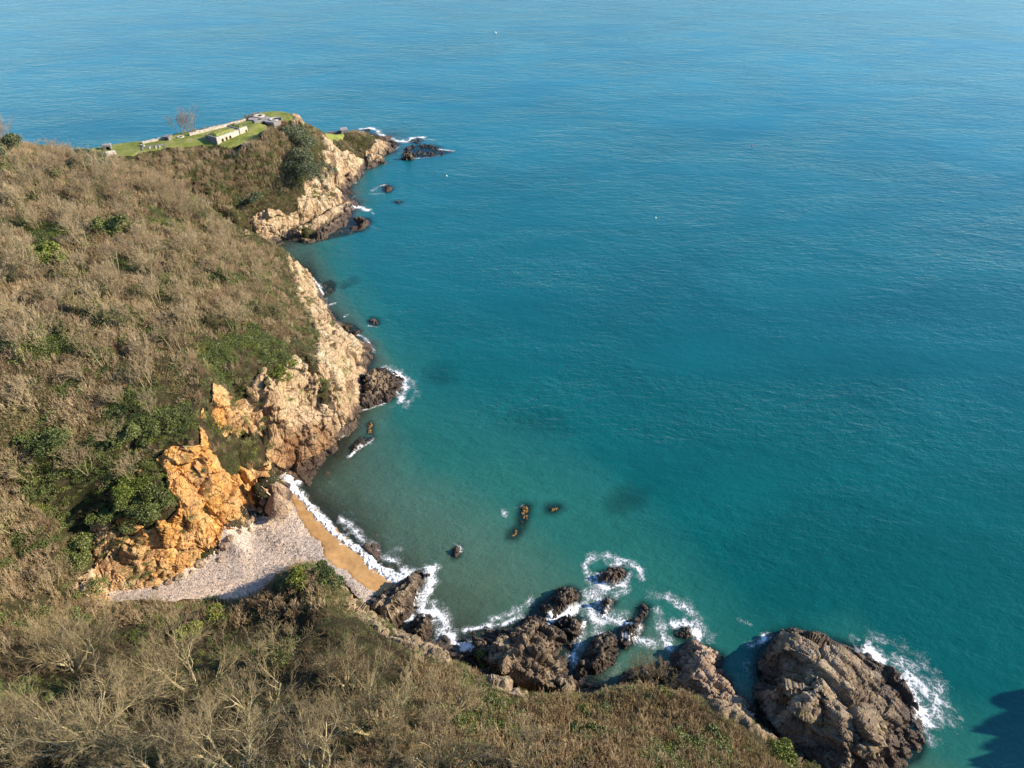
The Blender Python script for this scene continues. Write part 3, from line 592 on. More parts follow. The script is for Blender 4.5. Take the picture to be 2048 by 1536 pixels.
# ------------------------------------------------------------------ the sea
def surface(x, y):
    z = ground(x, y)
    for (a, b, c_, d, hf, poly, sk, base) in rock_fields:
        m = (x > a) & (x < c_) & (y > b) & (y < d)
        if m.any():
            s_ = signed(poly, x[m], y[m]); z[m] = np.maximum(z[m], np.where(s_ > 0, hf(x[m], y[m]), base + s_ * sk))
    return z
fx = np.concatenate([[-12000, -4000, -1500, -700], np.arange(-334, 255, .8), [500, 1200, 4000, 12000]])
fy = np.concatenate([[-9000, -2000, -400], np.arange(-94, 434, .8), [600, 1200, 3000, 15000]])
X, Y = np.meshgrid(fx, fy)
Zs = surface(X, Y)
bed = np.clip(-ground(X, Y), 0, 20); dep = np.clip(-Zs, 0, 20); bed[(X < -330) | (X > 250) | (Y < -90) | (Y > 430)] = 18; dep[(X < -330) | (X > 250) | (Y < -90) | (Y > 430)] = 18
keep = (Zs[:-1, :-1] < 4) | (dep[:-1, :-1] > 0)
V, F, A = compact(np.stack([X, Y, 0 * X], -1).reshape(-1, 3), gridfaces(*X.shape, keep), {'depth': dep.ravel(), 'bed': bed.ravel()})
t = NT('water')
d = t.attr('depth')
warp = t.noise(.02, 4, .6)
col = t.ramp(t.rng(t.attr('bed'), 0, 12), [(0., (.38,.38,.25)), (.10, (.22,.36,.26)), (.25, (.04,.24,.205)), (.5, (.002,.132,.138)), (1., (.001,.112,.134))])
col = t.mix(1, col, (.80, .84, .76), 'MULTIPLY')
col = t.mix(t.rng(t.sep(t.pos())[1], 90, 460, 0, 1), col, (.018, .22, .30))  # bluer and lighter far out: offshore tint, with sky reflection put into the colour
col = t.mix(t.ramp(t.noise(.012, 5, .6, .7, t.mapped((1, 1.6, 1), (0, 0, .6))), [(.35, 0.), (.65, .8)]), col, t.mix(1, col, (.55,.72,.74), 'MULTIPLY'))
alpha = t.math('SUBTRACT', 1.0, t.math('POWER', 2.718, t.math('MULTIPLY', d, -.42)))
alpha = t.math('MAXIMUM', alpha, .12)
# waves: crests run roughly along the view's horizontal, turned a little to the right
def wave(L, rot, stretch, det, seedrot=0): return t.noise(1 / L, det, .6, .35, t.mapped((1 / stretch, 1, 1), (0, 0, rot)))
hgt = t.math('ADD', t.math('MULTIPLY', wave(4.5, R(24), 2.0, 4), .85), t.math('MULTIPLY', wave(1.7, R(-10), 1.8, 5), .62))
hgt = t.math('ADD', hgt, t.math('MULTIPLY', wave(13, R(34), 2.0, 3), 1.1))
hgt = t.math('ADD', hgt, t.math('MULTIPLY', wave(.7, R(30), 1.6, 3), .2))
nb = t.bump(hgt, 1.0, .5); t.l(t.rng(t.noise(.011, 4, .6, 1.2, t.mapped((1, 2.2, 1), (0, 0, -.3))), .32, .68, .45, 1.25), nb.node.inputs['Strength'])
dif = t.n('ShaderNodeBsdfDiffuse'); t.l(col, dif.inputs[0]); t.l(nb, dif.inputs['Normal'])
tr = t.n('ShaderNodeBsdfTransparent'); tr.inputs[0].default_value = (.86, .96, .90, 1)
m1 = t.n('ShaderNodeMixShader'); t.l(alpha, m1.inputs[0]); t.l(tr.outputs[0], m1.inputs[1]); t.l(dif.outputs[0], m1.inputs[2])
gl = t.n('ShaderNodeBsdfGlossy'); gl.inputs['Roughness'].default_value = .12; t.l(nb, gl.inputs['Normal'])
fr = t.n('ShaderNodeFresnel'); fr.inputs['IOR'].default_value = 1.39; t.l(nb, fr.inputs['Normal'])
m2 = t.n('ShaderNodeMixShader'); t.l(t.math('MULTIPLY', fr.outputs[0], 1.0), m2.inputs[0]); t.l(m1.outputs[0], m2.inputs[1]); t.l(gl.outputs[0], m2.inputs[2])
t.l(m2.outputs[0], t.out.inputs[0]); M['water'] = t.m
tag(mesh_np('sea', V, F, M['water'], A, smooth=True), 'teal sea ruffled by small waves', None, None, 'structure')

# ------------------------------------------------------------------ branches, leaves
def tubes(segs, sides=3):
    A = np.array([s[0] for s in segs], float); B = np.array([s[1] for s in segs], float)
    ra = np.array([s[2] for s in segs])[:, None, None]; rb = np.array([s[3] for s in segs])[:, None, None]
    D = B - A; D /= np.linalg.norm(D, axis=1, keepdims=True) + 1e-9
    ref = np.where(np.abs(D[:, 2:3]) > .9, np.array([[1., 0, 0]]), np.array([[0, 0, 1.]]))
    U = np.cross(D, ref); U /= np.linalg.norm(U, axis=1, keepdims=True) + 1e-9; W = np.cross(D, U)
    an = np.arange(sides) * 2 * math.pi / sides
    ring = U[:, None, :] * np.cos(an)[None, :, None] + W[:, None, :] * np.sin(an)[None, :, None]
    V = np.concatenate([A[:, None] + ring * ra, B[:, None] + ring * rb], 1).reshape(-1, 3)
    b = np.arange(len(segs))[:, None] * 2 * sides; k = np.arange(sides)[None]; k2 = (k + 1) % sides
    F = np.stack([b + k, b + k2, b + sides + k2, b + sides + k], -1).reshape(-1, 4)
    return V, F
def leaves(C, size, rng, up=.3):
    n = len(C); d = rng.normal(size=(n, 3)); d[:, 2] += up; d /= np.linalg.norm(d, axis=1, keepdims=True)
    a = rng.normal(size=(n, 3)); u = np.cross(d, a); u /= np.linalg.norm(u, axis=1, keepdims=True); v = np.cross(d, u)
    s = (size * rng.uniform(.6, 1.4, n))[:, None]
    V = np.stack([C - u * s, C - v * s * .55, C + u * s, C + v * s * .55], 1).reshape(-1, 3)
    return V, np.arange(4 * n).reshape(n, 4)
def nrm(v): return v / (np.linalg.norm(v) + 1e-9)
def grow(rng, H, stems, lean, levels, kids, gnarl, up=.12, r0=.14, base=.4, ratio=.6, tmin=.012):
    """returns segments per level"""
    out = [[] for _ in range(levels + 1)]
    def br(p, d, L, r, lev):
        n = 4 if lev == 0 else (3 if lev < 3 else 2)
        kid = kids[min(lev, len(kids) - 1)] if lev < levels else 0
        at = sorted(rng.uniform(.25 if lev else .35, 1., kid)); q = 0
        for i in range(n):
            d = nrm(d + gnarl * rng.normal(size=3) * .5 + np.array([0, 0, up]))
            p2 = p + d * L / n; ra, rb = r * (1 - .6 * i / n), r * (1 - .6 * (i + 1) / n)
            out[lev].append((p, p2, ra, rb))
            while q < kid and at[q] <= (i + 1) / n + 1e-6:
                f = at[q] * n - i; pp = p + (p2 - p) * min(max(f, 0), 1)
                s = nrm(np.cross(d, rng.normal(size=3))); ang = rng.uniform(.35, .85)
                br(pp, nrm(d * math.cos(ang) + s * math.sin(ang)), L * ratio * rng.uniform(.75, 1.15), max(rb * .6, tmin), lev + 1); q += 1
            p = p2
    for k in range(stems):
        a = 2 * math.pi * (k + rng.uniform(-.3, .3)) / stems; l = lean * rng.uniform(.5, 1.15) if stems > 1 else lean * .2
        d = nrm(np.array([math.cos(a) * l, math.sin(a) * l, 1]))
        p = np.array([math.cos(a), math.sin(a), 0]) * base * rng.uniform(.2, 1) + np.array([0, 0, -.4])
        out[0].append((np.array([0, 0, -.7]), p, r0, r0)); br(p, d, H * rng.uniform(.5, .66), r0 * rng.uniform(.7, 1.1), 0)
    return out

def bark(name, a, b, c, lich=.5):
    t = NT(name); info = t.n('ShaderNodeObjectInfo')
    col = t.ramp(info.outputs['Random'], [(0, a), (.5, b), (1, c)])
    col = t.mix(1, col, t.ramp(t.noise(3, 4, .6), [(.3, .6), (.7, 1.3)]), 'MULTIPLY')
    col = t.mix(t.math('MULTIPLY', t.ramp(t.noise(1.3, 5, .7), [(.52, 0.), (.6, 1.)]), lich), col, (.42, .36, .13))
    t.principled(col, .9, None, .15); M[name] = t.m
bark('bark', (.32,.25,.15), (.40,.32,.19), (.27,.20,.12))
bark('twig', (.36,.26,.155), (.46,.35,.21), (.30,.20,.13), .3)
bark('russet_twig', (.27,.175,.10), (.40,.285,.165), (.20,.13,.08), .15)
bark('pale_bark', (.42,.34,.20), (.48,.40,.24), (.36,.28,.165), .5)
bark('pale_twig', (.25,.19,.105), (.30,.235,.13), (.21,.155,.09), .35)
bark('pink_twig', (.27,.24,.235), (.32,.28,.27), (.24,.21,.20), .05)
bark('scrub_twig', (.43,.32,.18), (.56,.43,.26), (.30,.20,.115), .15)
bark('heath_twig', (.34,.26,.12), (.42,.35,.17), (.34,.21,.11), .3)
def leafmat(name, a, b, c):
    t = NT(name); info = t.n('ShaderNodeObjectInfo')
    col = t.ramp(info.outputs['Random'], [(0, a), (.5, b), (1, c)])
    col = t.mix(1, col, t.ramp(t.noise(.9, 5, .7), [(.3, .55), (.7, 1.5)]), 'MULTIPLY')
    q = t.principled(col, .55, None, .4); M[name] = t.m
leafmat('ivy_leaf', (.085,.11,.030), (.12,.145,.038), (.17,.185,.055))
leafmat('oak_leaf', (.10,.115,.055), (.125,.14,.065), (.15,.16,.075))
leafmat('gorse_leaf', (.10,.13,.02), (.14,.17,.025), (.19,.21,.035))
leafmat('grass_blade', (.14,.16,.04), (.20,.20,.07), (.26,.22,.11))

rng = np.random.default_rng(5)
# ------------------------------------------------------------------ prototypes for the scrub
PROTO = bpy.data.collections.new('scrub_kinds')
def proto(kind, n, build, mat):
    r = []
    for k in range(n):
        V, F = build(k); o = mesh_np('%s_%02d' % (kind, k), V, F, M[mat], link=False); PROTO.objects.link(o); r.append(o.name)
    return r
def shrub(k, H=1.0, stems=11, lean=.5, kids=(5, 3), rad=.022):
    g = grow(rng, H * 1.3, stems, lean, 2, kids, .3, .12, rad, .4, .5)
    return tubes([s for lv in g for s in lv], 3)
def leafball(n, flat=.7, size=.09):
    c = rng.normal(size=(n, 3)); c /= np.linalg.norm(c, axis=1, keepdims=True)
    lob = 1 + .35 * np.sin(c[:, 0] * 5 + rng.uniform(0, 6)) * np.cos(c[:, 1] * 4 + rng.uniform(0, 6))
    c *= (rng.uniform(.35, 1, n) ** .5 * lob)[:, None]; c[:, 2] = np.abs(c[:, 2]) * flat
    return leaves(c, size, rng)
K = {}
K['pale'] = proto('a_pale', 5, lambda k: shrub(k), 'scrub_twig')
K['heath'] = proto('b_heath', 4, lambda k: shrub(k, .85, 15, .9, (3, 2), .02), 'heath_twig')
K['russet'] = proto('b_russet', 4, lambda k: shrub(k, 1.0, 12, .6, (5, 3), .022), 'russet_twig')
bark('shade_twig', (.11,.08,.05), (.17,.125,.075), (.08,.06,.035), .1)  # darker twigs for the near hollow, its shade is put into their colour
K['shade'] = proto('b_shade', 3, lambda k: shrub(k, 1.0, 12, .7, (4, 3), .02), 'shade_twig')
K['ivy'] = proto('c_ivy', 3, lambda k: leafball(420), 'ivy_leaf')
K['gorse'] = proto('d_gorse', 3, lambda k: leafball(420, .75, .075), 'gorse_leaf')
def blades(k):
    n = 150; p = rng.normal(size=(n, 3)) * .35; p[:, 2] = 0; d = rng.normal(size=(n, 3)) * .35; d[:, 2] = rng.uniform(.3, .7, n)
    return tubes([(p[i], p[i] + d[i], .022, .004) for i in range(n)], 3)
K['grass'] = proto('e_grass', 2, blades, 'grass_blade')
ORDER = sorted(o.name for o in PROTO.objects); IDX = {k: [ORDER.index(n) for n in v] for k, v in K.items()}

def scatter(name, label, P3, rotz, sc, idx, tilt=None, coll=None):
    me = bpy.data.meshes.new(name); me.vertices.add(len(P3)); me.vertices.foreach_set('co', np.asarray(P3, np.float32).ravel())
    rot = np.zeros((len(P3), 3), np.float32); rot[:, 2] = rotz
    if tilt is not None: rot[:, :2] = tilt
    a = me.attributes.new('rot', 'FLOAT_VECTOR', 'POINT'); a.data.foreach_set('vector', rot.ravel())
    a = me.attributes.new('sc', 'FLOAT_VECTOR', 'POINT'); a.data.foreach_set('vector', np.asarray(sc, np.float32).ravel())
    a = me.attributes.new('pick', 'INT', 'POINT'); a.data.foreach_set('value', np.asarray(idx, np.int32))
    o = bpy.data.objects.new(name, me); COL.objects.link(o)
    ng = bpy.data.node_groups.new(name, 'GeometryNodeTree')
    ng.interface.new_socket('Geometry', in_out='INPUT', socket_type='NodeSocketGeometry'); ng.interface.new_socket('Geometry', in_out='OUTPUT', socket_type='NodeSocketGeometry')
    gi, go = ng.nodes.new('NodeGroupInput'), ng.nodes.new('NodeGroupOutput')
    ip = ng.nodes.new('GeometryNodeInstanceOnPoints'); ci = ng.nodes.new('GeometryNodeCollectionInfo')
    ci.inputs['Collection'].default_value = coll or PROTO; ci.inputs['Separate Children'].default_value = True; ci.inputs['Reset Children'].default_value = True
    def na(n, ty):
        q = ng.nodes.new('GeometryNodeInputNamedAttribute'); q.data_type = ty; q.inputs['Name'].default_value = n; return q.outputs['Attribute']
    L = ng.links.new
    L(gi.outputs[0], ip.inputs['Points']); L(ci.outputs[0], ip.inputs['Instance']); ip.inputs['Pick Instance'].default_value = True
    L(na('pick', 'INT'), ip.inputs['Instance Index']); L(na('sc', 'FLOAT_VECTOR'), ip.inputs['Scale'])
    e2r = ng.nodes.new('FunctionNodeEulerToRotation'); L(na('rot', 'FLOAT_VECTOR'), e2r.inputs[0]); L(e2r.outputs[0], ip.inputs['Rotation'])
    L(ip.outputs[0], go.inputs[0])
    md = o.modifiers.new('scatter', 'NODES'); md.node_group = ng
    return tag(o, label, None, None, 'stuff')

# ------------------------------------------------------------------ where the scrub grows
def in_view(x, y, z, mx=620):
    fx_, fy_ = y * _cp - (z - CAM_Z) * _sp, y * _sp + (z - CAM_Z) * _cp     # depth, up
    u = 1024 + FPX * x / fx_; v = 768 - FPX * fy_ / fx_
    return (fx_ > 5) & (u > -mx) & (u < 2048 + mx) & (v > 60) & (v < 1536 + mx)
def jitter(x0, y0, x1, y1, s):
    X, Y = gridpts(x0, y0, x1, y1, s); n = X.size
    x = X.ravel() + rng.uniform(-.5, .5, n) * s; y = Y.ravel() + rng.uniform(-.5, .5, n) * s
    return x, y
def land(x, y):
    z = ground(x, y); m, sl = rockmask(x, y, z)
    be = sstep(-.8, .6, signed(BEACH, x, y)) * (z < 9); la = lawnmask(x, y)
    return z, m, sl, be, la
KEEP_OFF = []      # (x, y, radius) of buildings
def edge_dist(x, y):
    d = np.full(x.shape, 99.)
    for q in ROCKZ + LAWN: d = np.minimum(d, -signed(q, x, y))
    d = np.minimum(d, segdist([c[:2] for c in COAST], x, y, False) * .6)
    return np.maximum(d, 0)

# ------------------------------------------------------------------ the old battery
class MB:
    def __init__(s): s.v = []; s.f = []
    def add(s, vs, fs): b = len(s.v); s.v += [tuple(map(float, v)) for v in vs]; s.f += [tuple(b + i for i in f) for f in fs]; return s
    def box(s, x0, x1, y0, y1, z0, z1):
        return s.add([(x0,y0,z0),(x1,y0,z0),(x1,y1,z0),(x0,y1,z0),(x0,y0,z1),(x1,y0,z1),(x1,y1,z1),(x0,y1,z1)], [(0,3,2,1),(4,5,6,7),(0,1,5,4),(1,2,6,5),(2,3,7,6),(3,0,4,7)])
    def prism(s, poly, z0, z1):
        n = len(poly); z1 = z1 if isinstance(z1, (list, tuple)) else [z1] * n
        return s.add([(x, y, z0) for x, y in poly] + [(p[0], p[1], z1[i]) for i, p in enumerate(poly)], [tuple(range(n))[::-1], tuple(range(n, 2 * n))] + [(i, (i + 1) % n, n + (i + 1) % n, n + i) for i in range(n)])
    def ring(s, r0, r1, z0, z1, n=28, cx=0, cy=0):
        a = [2 * math.pi * i / n for i in range(n)]
        vs = [(cx + r * math.cos(q), cy + r * math.sin(q), z) for r, z in ((r1, z0), (r1, z1), (r0, z1), (r0, z0)) for q in a]
        fs = [(k * n + i, k * n + (i + 1) % n, ((k + 1) % 4) * n + (i + 1) % n, ((k + 1) % 4) * n + i) for k in range(4) for i in range(n)]
        return s.add(vs, fs)
    def build(s, name, mat, parent=None, frame=None, bev=0):
        me = bpy.data.meshes.new(name); me.from_pydata(s.v, [], s.f); me.materials.append(M[mat]); me.validate(); me.update()
        o = bpy.data.objects.new(name, me); COL.objects.link(o)
        if parent: o.parent = parent
        elif frame: o.location = frame[0]; o.rotation_euler = (0, 0, frame[1])
        return o
def empty(name, loc, rz, label, cat, group=None):
    o = bpy.data.objects.new(name, None); COL.objects.link(o); o.location = loc; o.rotation_euler = (0, 0, rz); o.empty_display_size = .5
    return tag(o, label, cat, group)
def frame(a, b, z):
    """origin, heading and length of the line a-b seen in the picture on level z; +y points away"""
    A, B = P(*a, z), P(*b, z); dx, dy = B[0] - A[0], B[1] - A[1]
    return A, math.atan2(dy, dx), math.hypot(dx, dy)
def wallmat(name, base, dark, scale=1.6):
    t = NT(name); br = t.n('ShaderNodeTexVoronoi'); t.l(t.pos(), br.inputs['Vector']); br.inputs['Scale'].default_value = scale
    c = t.mix(t.sep(br.outputs['Color'])[0], base, dark)
    c = t.mix(.7, c, t.ramp(t.noise(.8, 6, .7), [(.3, .6), (.6, 1.1)]), 'MULTIPLY')
    t.principled(c, .92, t.bump(br.outputs['Distance'], .5, .08), .15); M[name] = t.m
wallmat('pale_stone', (.62,.56,.48), (.44,.37,.29)); wallmat('grey_stone', (.30,.28,.26), (.17,.15,.14)); wallmat('concrete', (.42,.37,.34), (.34,.30,.27), .5)
wallmat('brick', (.45,.24,.13), (.38,.18,.10), 4.); wallmat('cream_concrete', (.64,.58,.48), (.58,.51,.40), .6); wallmat('dark_hole', (.03,.028,.025), (.02,.02,.02))  # last one is near-black: painted shade inside openings, pits and cells

def arched_wall(L, H, T, ops, y0=0.):
    """a wall from x 0 to L with arched openings (centre, width, height)"""
    m = MB(); x = 0
    for c, w_, h in ops:
        m.box(x, c - w_ / 2, y0, y0 + T, -.5, H); x = c + w_ / 2
        n = 8; r = w_ / 2; zs = h - r
        cr = [(c - r * math.cos(math.pi * i / n), zs + r * math.sin(math.pi * i / n)) for i in range(n + 1)]
        for (xa, za), (xb, zb) in zip(cr, cr[1:]):
            m.add([(xa, y0, za), (xb, y0, zb), (xb, y0, H), (xa, y0, H), (xa, y0 + T, za), (xb, y0 + T, zb), (xb, y0 + T, H), (xa, y0 + T, H)], [(0,1,2,3), (5,4,7,6), (0,4,5,1), (3,2,6,7)])
    m.box(x, L, y0, y0 + T, -.5, H)
    return m
def arch_trim(c, w_, h, y):
    m = MB(); n = 8; r = w_ / 2; zs = h - r; t_ = .16
    for i in range(n):
        a0, a1 = math.pi * i / n, math.pi * (i + 1) / n
        q = [(c - rr * math.cos(a), yy, zs + rr * math.sin(a)) for yy in (y, y + .12) for rr in (r, r + t_) for a in (a0, a1)]
        m.add(q, [(0, 1, 3, 2), (4, 6, 7, 5), (2, 3, 7, 6), (0, 4, 5, 1)])
    return m
def moundtop(x0, x1, y0, y1, z, h, res=.45, seed=3):
    """grassy hummock with skirts"""
    nx, ny = int((x1 - x0) / res) + 2, int((y1 - y0) / res) + 2
    Xa, Ya = np.meshgrid(np.linspace(x0, x1, nx), np.linspace(y0, y1, ny))
    e = np.minimum(np.minimum(Xa - x0, x1 - Xa), np.minimum(Ya - y0, y1 - Ya))
    Za = z + h * sstep(0, 1.6, e) + .14 * fbm(Xa * 1.3, Ya * 1.3, 0 * Xa + seed, 3, seed) * (e > .1) + .05
    return np.stack([Xa, Ya, Za], -1).reshape(-1, 3), gridfaces(ny, nx)
GZ = 29.6
A, rz, L = frame((435.7, 288), (497.8, 265), GZ)
cs = empty('casemate', A, rz, 'long low white stone casemate with arched openings and a turf roof', 'building')
L1, L2 = L * .70, L * .98
ops1 = [(L * .165, .95, 1.25), (L * .29, .95, 1.25), (L * .41, .95, 1.25)]
arched_wall(L1, 2.3, .5, ops1).build('front_wall', 'pale_stone', cs)
for c_, w_, h_ in ops1 + [(L * .93, .8, 1.3)]: arch_trim(c_, w_, h_, -.04).build('arch', 'brick', cs)
MB().box(0, .4, .5, 5.6, -.5, 2.3).box(L1 - .4, L1, .5, 5.6, -.5, 2.3).box(0, L1, 5.6, 6.0, -.5, 2.3).build('side_wall', 'grey_stone', cs)
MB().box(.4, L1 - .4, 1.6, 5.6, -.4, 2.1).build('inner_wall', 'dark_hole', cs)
q = arched_wall(L2 - L1 - .5, 2.5, .5, [(L * .93 - L1 - .5, .8, 1.3)]); q.v = [(x + L1 + .5, y, z) for x, y, z in q.v]; q.build('front_wall', 'pale_stone', cs)
MB().box(L1 + .5, L1 + .9, .5, 6.6, -.5, 2.5).box(L2 - .4, L2, .5, 6.6, -.5, 2.5).box(L1 + .5, L2, 6.6, 7.0, -.5, 2.5).build('side_wall', 'grey_stone', cs)
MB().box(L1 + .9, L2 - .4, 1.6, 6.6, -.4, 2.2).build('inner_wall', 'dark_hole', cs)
V, F = moundtop(.25, L1 - .2, .3, 5.8, 2.15, .75); mesh_np('turf_roof', V, F, M['lawn'], parent=cs)
V, F = moundtop(L1 + .7, L2 - .2, .3, 6.8, 2.35, .6, seed=6); mesh_np('turf_roof', V, F, M['lawn'], parent=cs)
for i in range(4): MB().box(L1 - 2.6 + i * .6, L1 - 2.0 + i * .6, 2.2, 3.0, 2.2, 3.1 - i * .18).build('parapet_step', 'grey_stone', cs)
# long parapet wall behind it
def wall(name, label, a, b, z, H, T, mat='pale_stone', gaps=(), group=None, hump=.12, seg=1.2, cat='wall'):
    A, rz, L = frame(a, b, z); m = MB(); x = 0
    r = random.Random(int(L * 100))
    while x < L:
        x2 = min(L, x + seg * r.uniform(.8, 1.3)); m.box(x, x2 + .01, r.uniform(-.03, .03), T + r.uniform(-.03, .03), -.8, H + r.uniform(-hump, hump)); x = x2
    o = m.build(name, mat, None, (A, rz)); return tag(o, label, cat, group)
wall('parapet_wall', 'long white parapet wall behind the casemate', (381, 275), (494, 247), 29.6, 1.7, .6)
wall('parapet_wall', 'shorter white parapet wall left of the stone ring', (286, 290), (328, 281.5), 29.8, 1.2, .6)
wall('low_wall', 'white stub of wall at the left end of the shorter parapet', (280.5, 293.5), (288, 294.8), 30, .8, .6)
wall('low_wall', 'short grey corner wall in the shadow at the edge of the lawn', (486.5, 294.5), (500, 288), 29.4, 1.0, .5, 'grey_stone')
wall('low_wall', 'orange brick wall below the right gun ring', (547, 248.5), (574, 247.5), 30.1, 1.0, .5, 'brick')
# shelter at the end of the wall
A, rz, L = frame((328, 283), (339, 283.5), 29.8)
s_ = empty('shelter', A, rz, 'small dark stone shelter with an open doorway at the end of the shorter parapet', 'shelter')
arched_wall(L, 1.5, .4, [(L / 2, .8, 1.1)]).build('front_wall', 'grey_stone', s_); MB().box(0, .3, .4, 2.2, -.5, 1.5).box(L - .3, L, .4, 2.2, -.5, 1.5).box(0, L, 2.2, 2.5, -.5, 1.5).build('side_wall', 'grey_stone', s_); MB().box(-.1, L + .1, -.1, 2.6, 1.503, 1.75).build('roof', 'grey_stone', s_)
# dugout mouth in the turf
A, rz, L = frame((207, 300), (223, 298.5), 30.6)
s_ = empty('dugout', A, rz, 'grey hooded dugout mouth in the turf above the striped steps', 'dugout')
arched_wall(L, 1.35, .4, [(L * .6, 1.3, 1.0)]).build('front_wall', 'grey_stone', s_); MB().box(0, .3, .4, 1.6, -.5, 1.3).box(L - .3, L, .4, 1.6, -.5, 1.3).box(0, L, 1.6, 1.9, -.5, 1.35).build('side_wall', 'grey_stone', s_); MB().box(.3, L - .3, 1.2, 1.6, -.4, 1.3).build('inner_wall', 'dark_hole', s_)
MB().box(-.05, L + .05, .45, 1.95, 1.355, 1.5).build('roof', 'concrete', s_)
# striped steps
A, rz, L = frame((217.5, 316.5), (236.5, 312.5), 29.8)
s_ = empty('steps', A, rz, 'flight of five pale concrete steps on the grassy bank', 'steps')
for i in range(5): MB().box(0, L, i * .62, i * .62 + .6, -.4, .12 + i * .32).build('step', 'cream_concrete', s_)
MB().box(-.35, -.02, 0, 3.1, -.4, 1.5).build('kerb', 'grey_stone', s_)
# stone ring on the lawn
q = P(362, 276, 29.8)
s_ = empty('stone_ring', (q[0], q[1], float(ground(q[0], q[1])) + .25), 0, 'small round stone ring set in the lawn between the two white walls', 'ring')
MB().ring(.75, 1.25, -.3, .18).build('kerb', 'cream_concrete', s_); MB().ring(.01, .75, -.3, .06).build('pit_floor', 'dark_hole', s_)
# gun platform with two emplacements
A, rz, L = frame((496, 249), (546, 251), 31.6)
s_ = empty('gun_platform', (A[0], A[1], 30.0), 0, 'raised grey concrete gun platform with two round pits at the end of the battery', 'platform')
ox, oy = A[0], A[1]
def rel(px, py, z): q = P(px, py, z); return (q[0] - ox, q[1] - oy)
top = [rel(*q, 31.3) for q in [(495, 239), (507, 240), (509, 244), (527, 241.5), (531, 243), (547, 245), (562, 241.5), (561, 236), (552, 234), (530, 233), (531, 230), (524, 228.5), (512, 228.5), (503, 231)]]
MB().prism(top, -2.0, 1.3).build('slab', 'concrete', s_)
for (px, py) in ((518.5, 231.6), (549, 238.2)):
    cx, cy = rel(px, py, 31.4)
    o = MB().ring(1.15, 2.0, 1.25, 1.6, cx=cx, cy=cy).build('gun_pit', 'cream_concrete', s_)
    w2 = MB().ring(.01, 1.15, 1.1, 1.34, cx=cx, cy=cy).build('pit_floor', 'dark_hole', o)
cx, cy = rel(559, 239, 31.4); MB().box(cx - .9, cx + .9, cy - .5, cy + .5, 1.2, 2.2).build('store_box', 'grey_stone', s_)
cx, cy = rel(504, 234, 31.4); MB().box(cx - .6, cx + .6, cy - .3, cy + .3, 1.2, 1.9).build('store_box', 'grey_stone', s_)
# roofless ruin
A, rz, L = frame((286, 309), (334, 303), 28.8)
s_ = empty('ruined_store', A, rz, 'roofless grey ruin of three stone cells at the front of the lawn', 'ruin')
MB().box(0, L, 3.0, 3.5, -1, 1.7).box(0, .5, 0, 3.0, -1, 1.6).box(L - .5, L, .2, 3.0, -1, 1.5).build('outer_wall', 'grey_stone', s_)
for f in (.3, .56, .72): MB().box(L * f, L * f + .5, .2, 3.0, -1, 1.6).build('cross_wall', 'pale_stone', s_)
MB().box(.5, L * .56, -.2, .3, -1, .5).build('front_wall', 'grey_stone', s_)
MB().box(.5, L - .5, .3, 3, -1, -.1).build('cell_floor', 'dark_hole', s_)
MB().box(-2.6, -.2, -.8, 1.2, -1.5, .9).build('outbuilding', 'grey_stone', s_)
# bunker on the point
A, rz, L = frame((684, 270.5), (696, 269), 9.0)
A = (A[0], A[1], float(ground(A[0], A[1])) + .2)
s_ = empty('bunker', A, rz, 'square grey concrete bunker with a dark doorway on the rocky point', 'bunker')
arched_wall(L, 2.4, .4, [(L * .42, .9, 1.7)]).build('front_wall', 'concrete', s_); MB().box(0, .4, .4, 3.2, -1, 2.4).box(L - .4, L, .4, 3.2, -1, 2.4).box(0, L, 3.2, 3.6, -1, 2.4).build('side_wall', 'concrete', s_)
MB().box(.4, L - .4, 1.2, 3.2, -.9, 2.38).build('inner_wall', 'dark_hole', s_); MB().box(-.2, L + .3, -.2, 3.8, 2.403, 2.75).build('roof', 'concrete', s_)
wall('low_wall', 'low dark trench wall running left from the bunker on the point', (652, 269), (682, 266), 9.6, .9, .7, 'grey_stone')
# buoys
t = NT('buoy_paint'); t.principled((.85,.82,.66), .4); M['buoy_paint'] = t.m
t = NT('buoy_orange'); t.principled((.65,.12,.04), .4); M['buoy_orange'] = t.m
for px, py, r_, mat_, lb in ((991, 66, .8, 'buoy_paint', 'pale cream mooring buoy far out near the top of the picture'), (1504, 291, .32, 'buoy_orange', 'tiny pinkish float alone on the right side of the sea'), (893, 352, .4, 'buoy_paint', 'tiny pale float below the jagged islet'), (1311, 436, .4, 'buoy_paint', 'tiny pale float in the middle of the open bay')):
    m = MB(); n, k = 14, 8
    prof = [(0, -.5), (.6, -.45), (.95, -.1), (1, .2), (.85, .6), (.45, .9), (.14, 1.0), (.12, 1.5), (0, 1.5)]
    vs = [(r_ * a * math.cos(2 * math.pi * i / n), r_ * a * math.sin(2 * math.pi * i / n), r_ * b) for a, b in prof for i in range(n)]
    m.add(vs, [(j * n + i, j * n + (i + 1) % n, (j + 1) * n + (i + 1) % n, (j + 1) * n + i) for j in range(len(prof) - 1) for i in range(n)])
    o = m.build('buoy', mat_, None, (P(px, py, 0), 0)); tag(o, lb, 'buoy', 'floats on the sea')

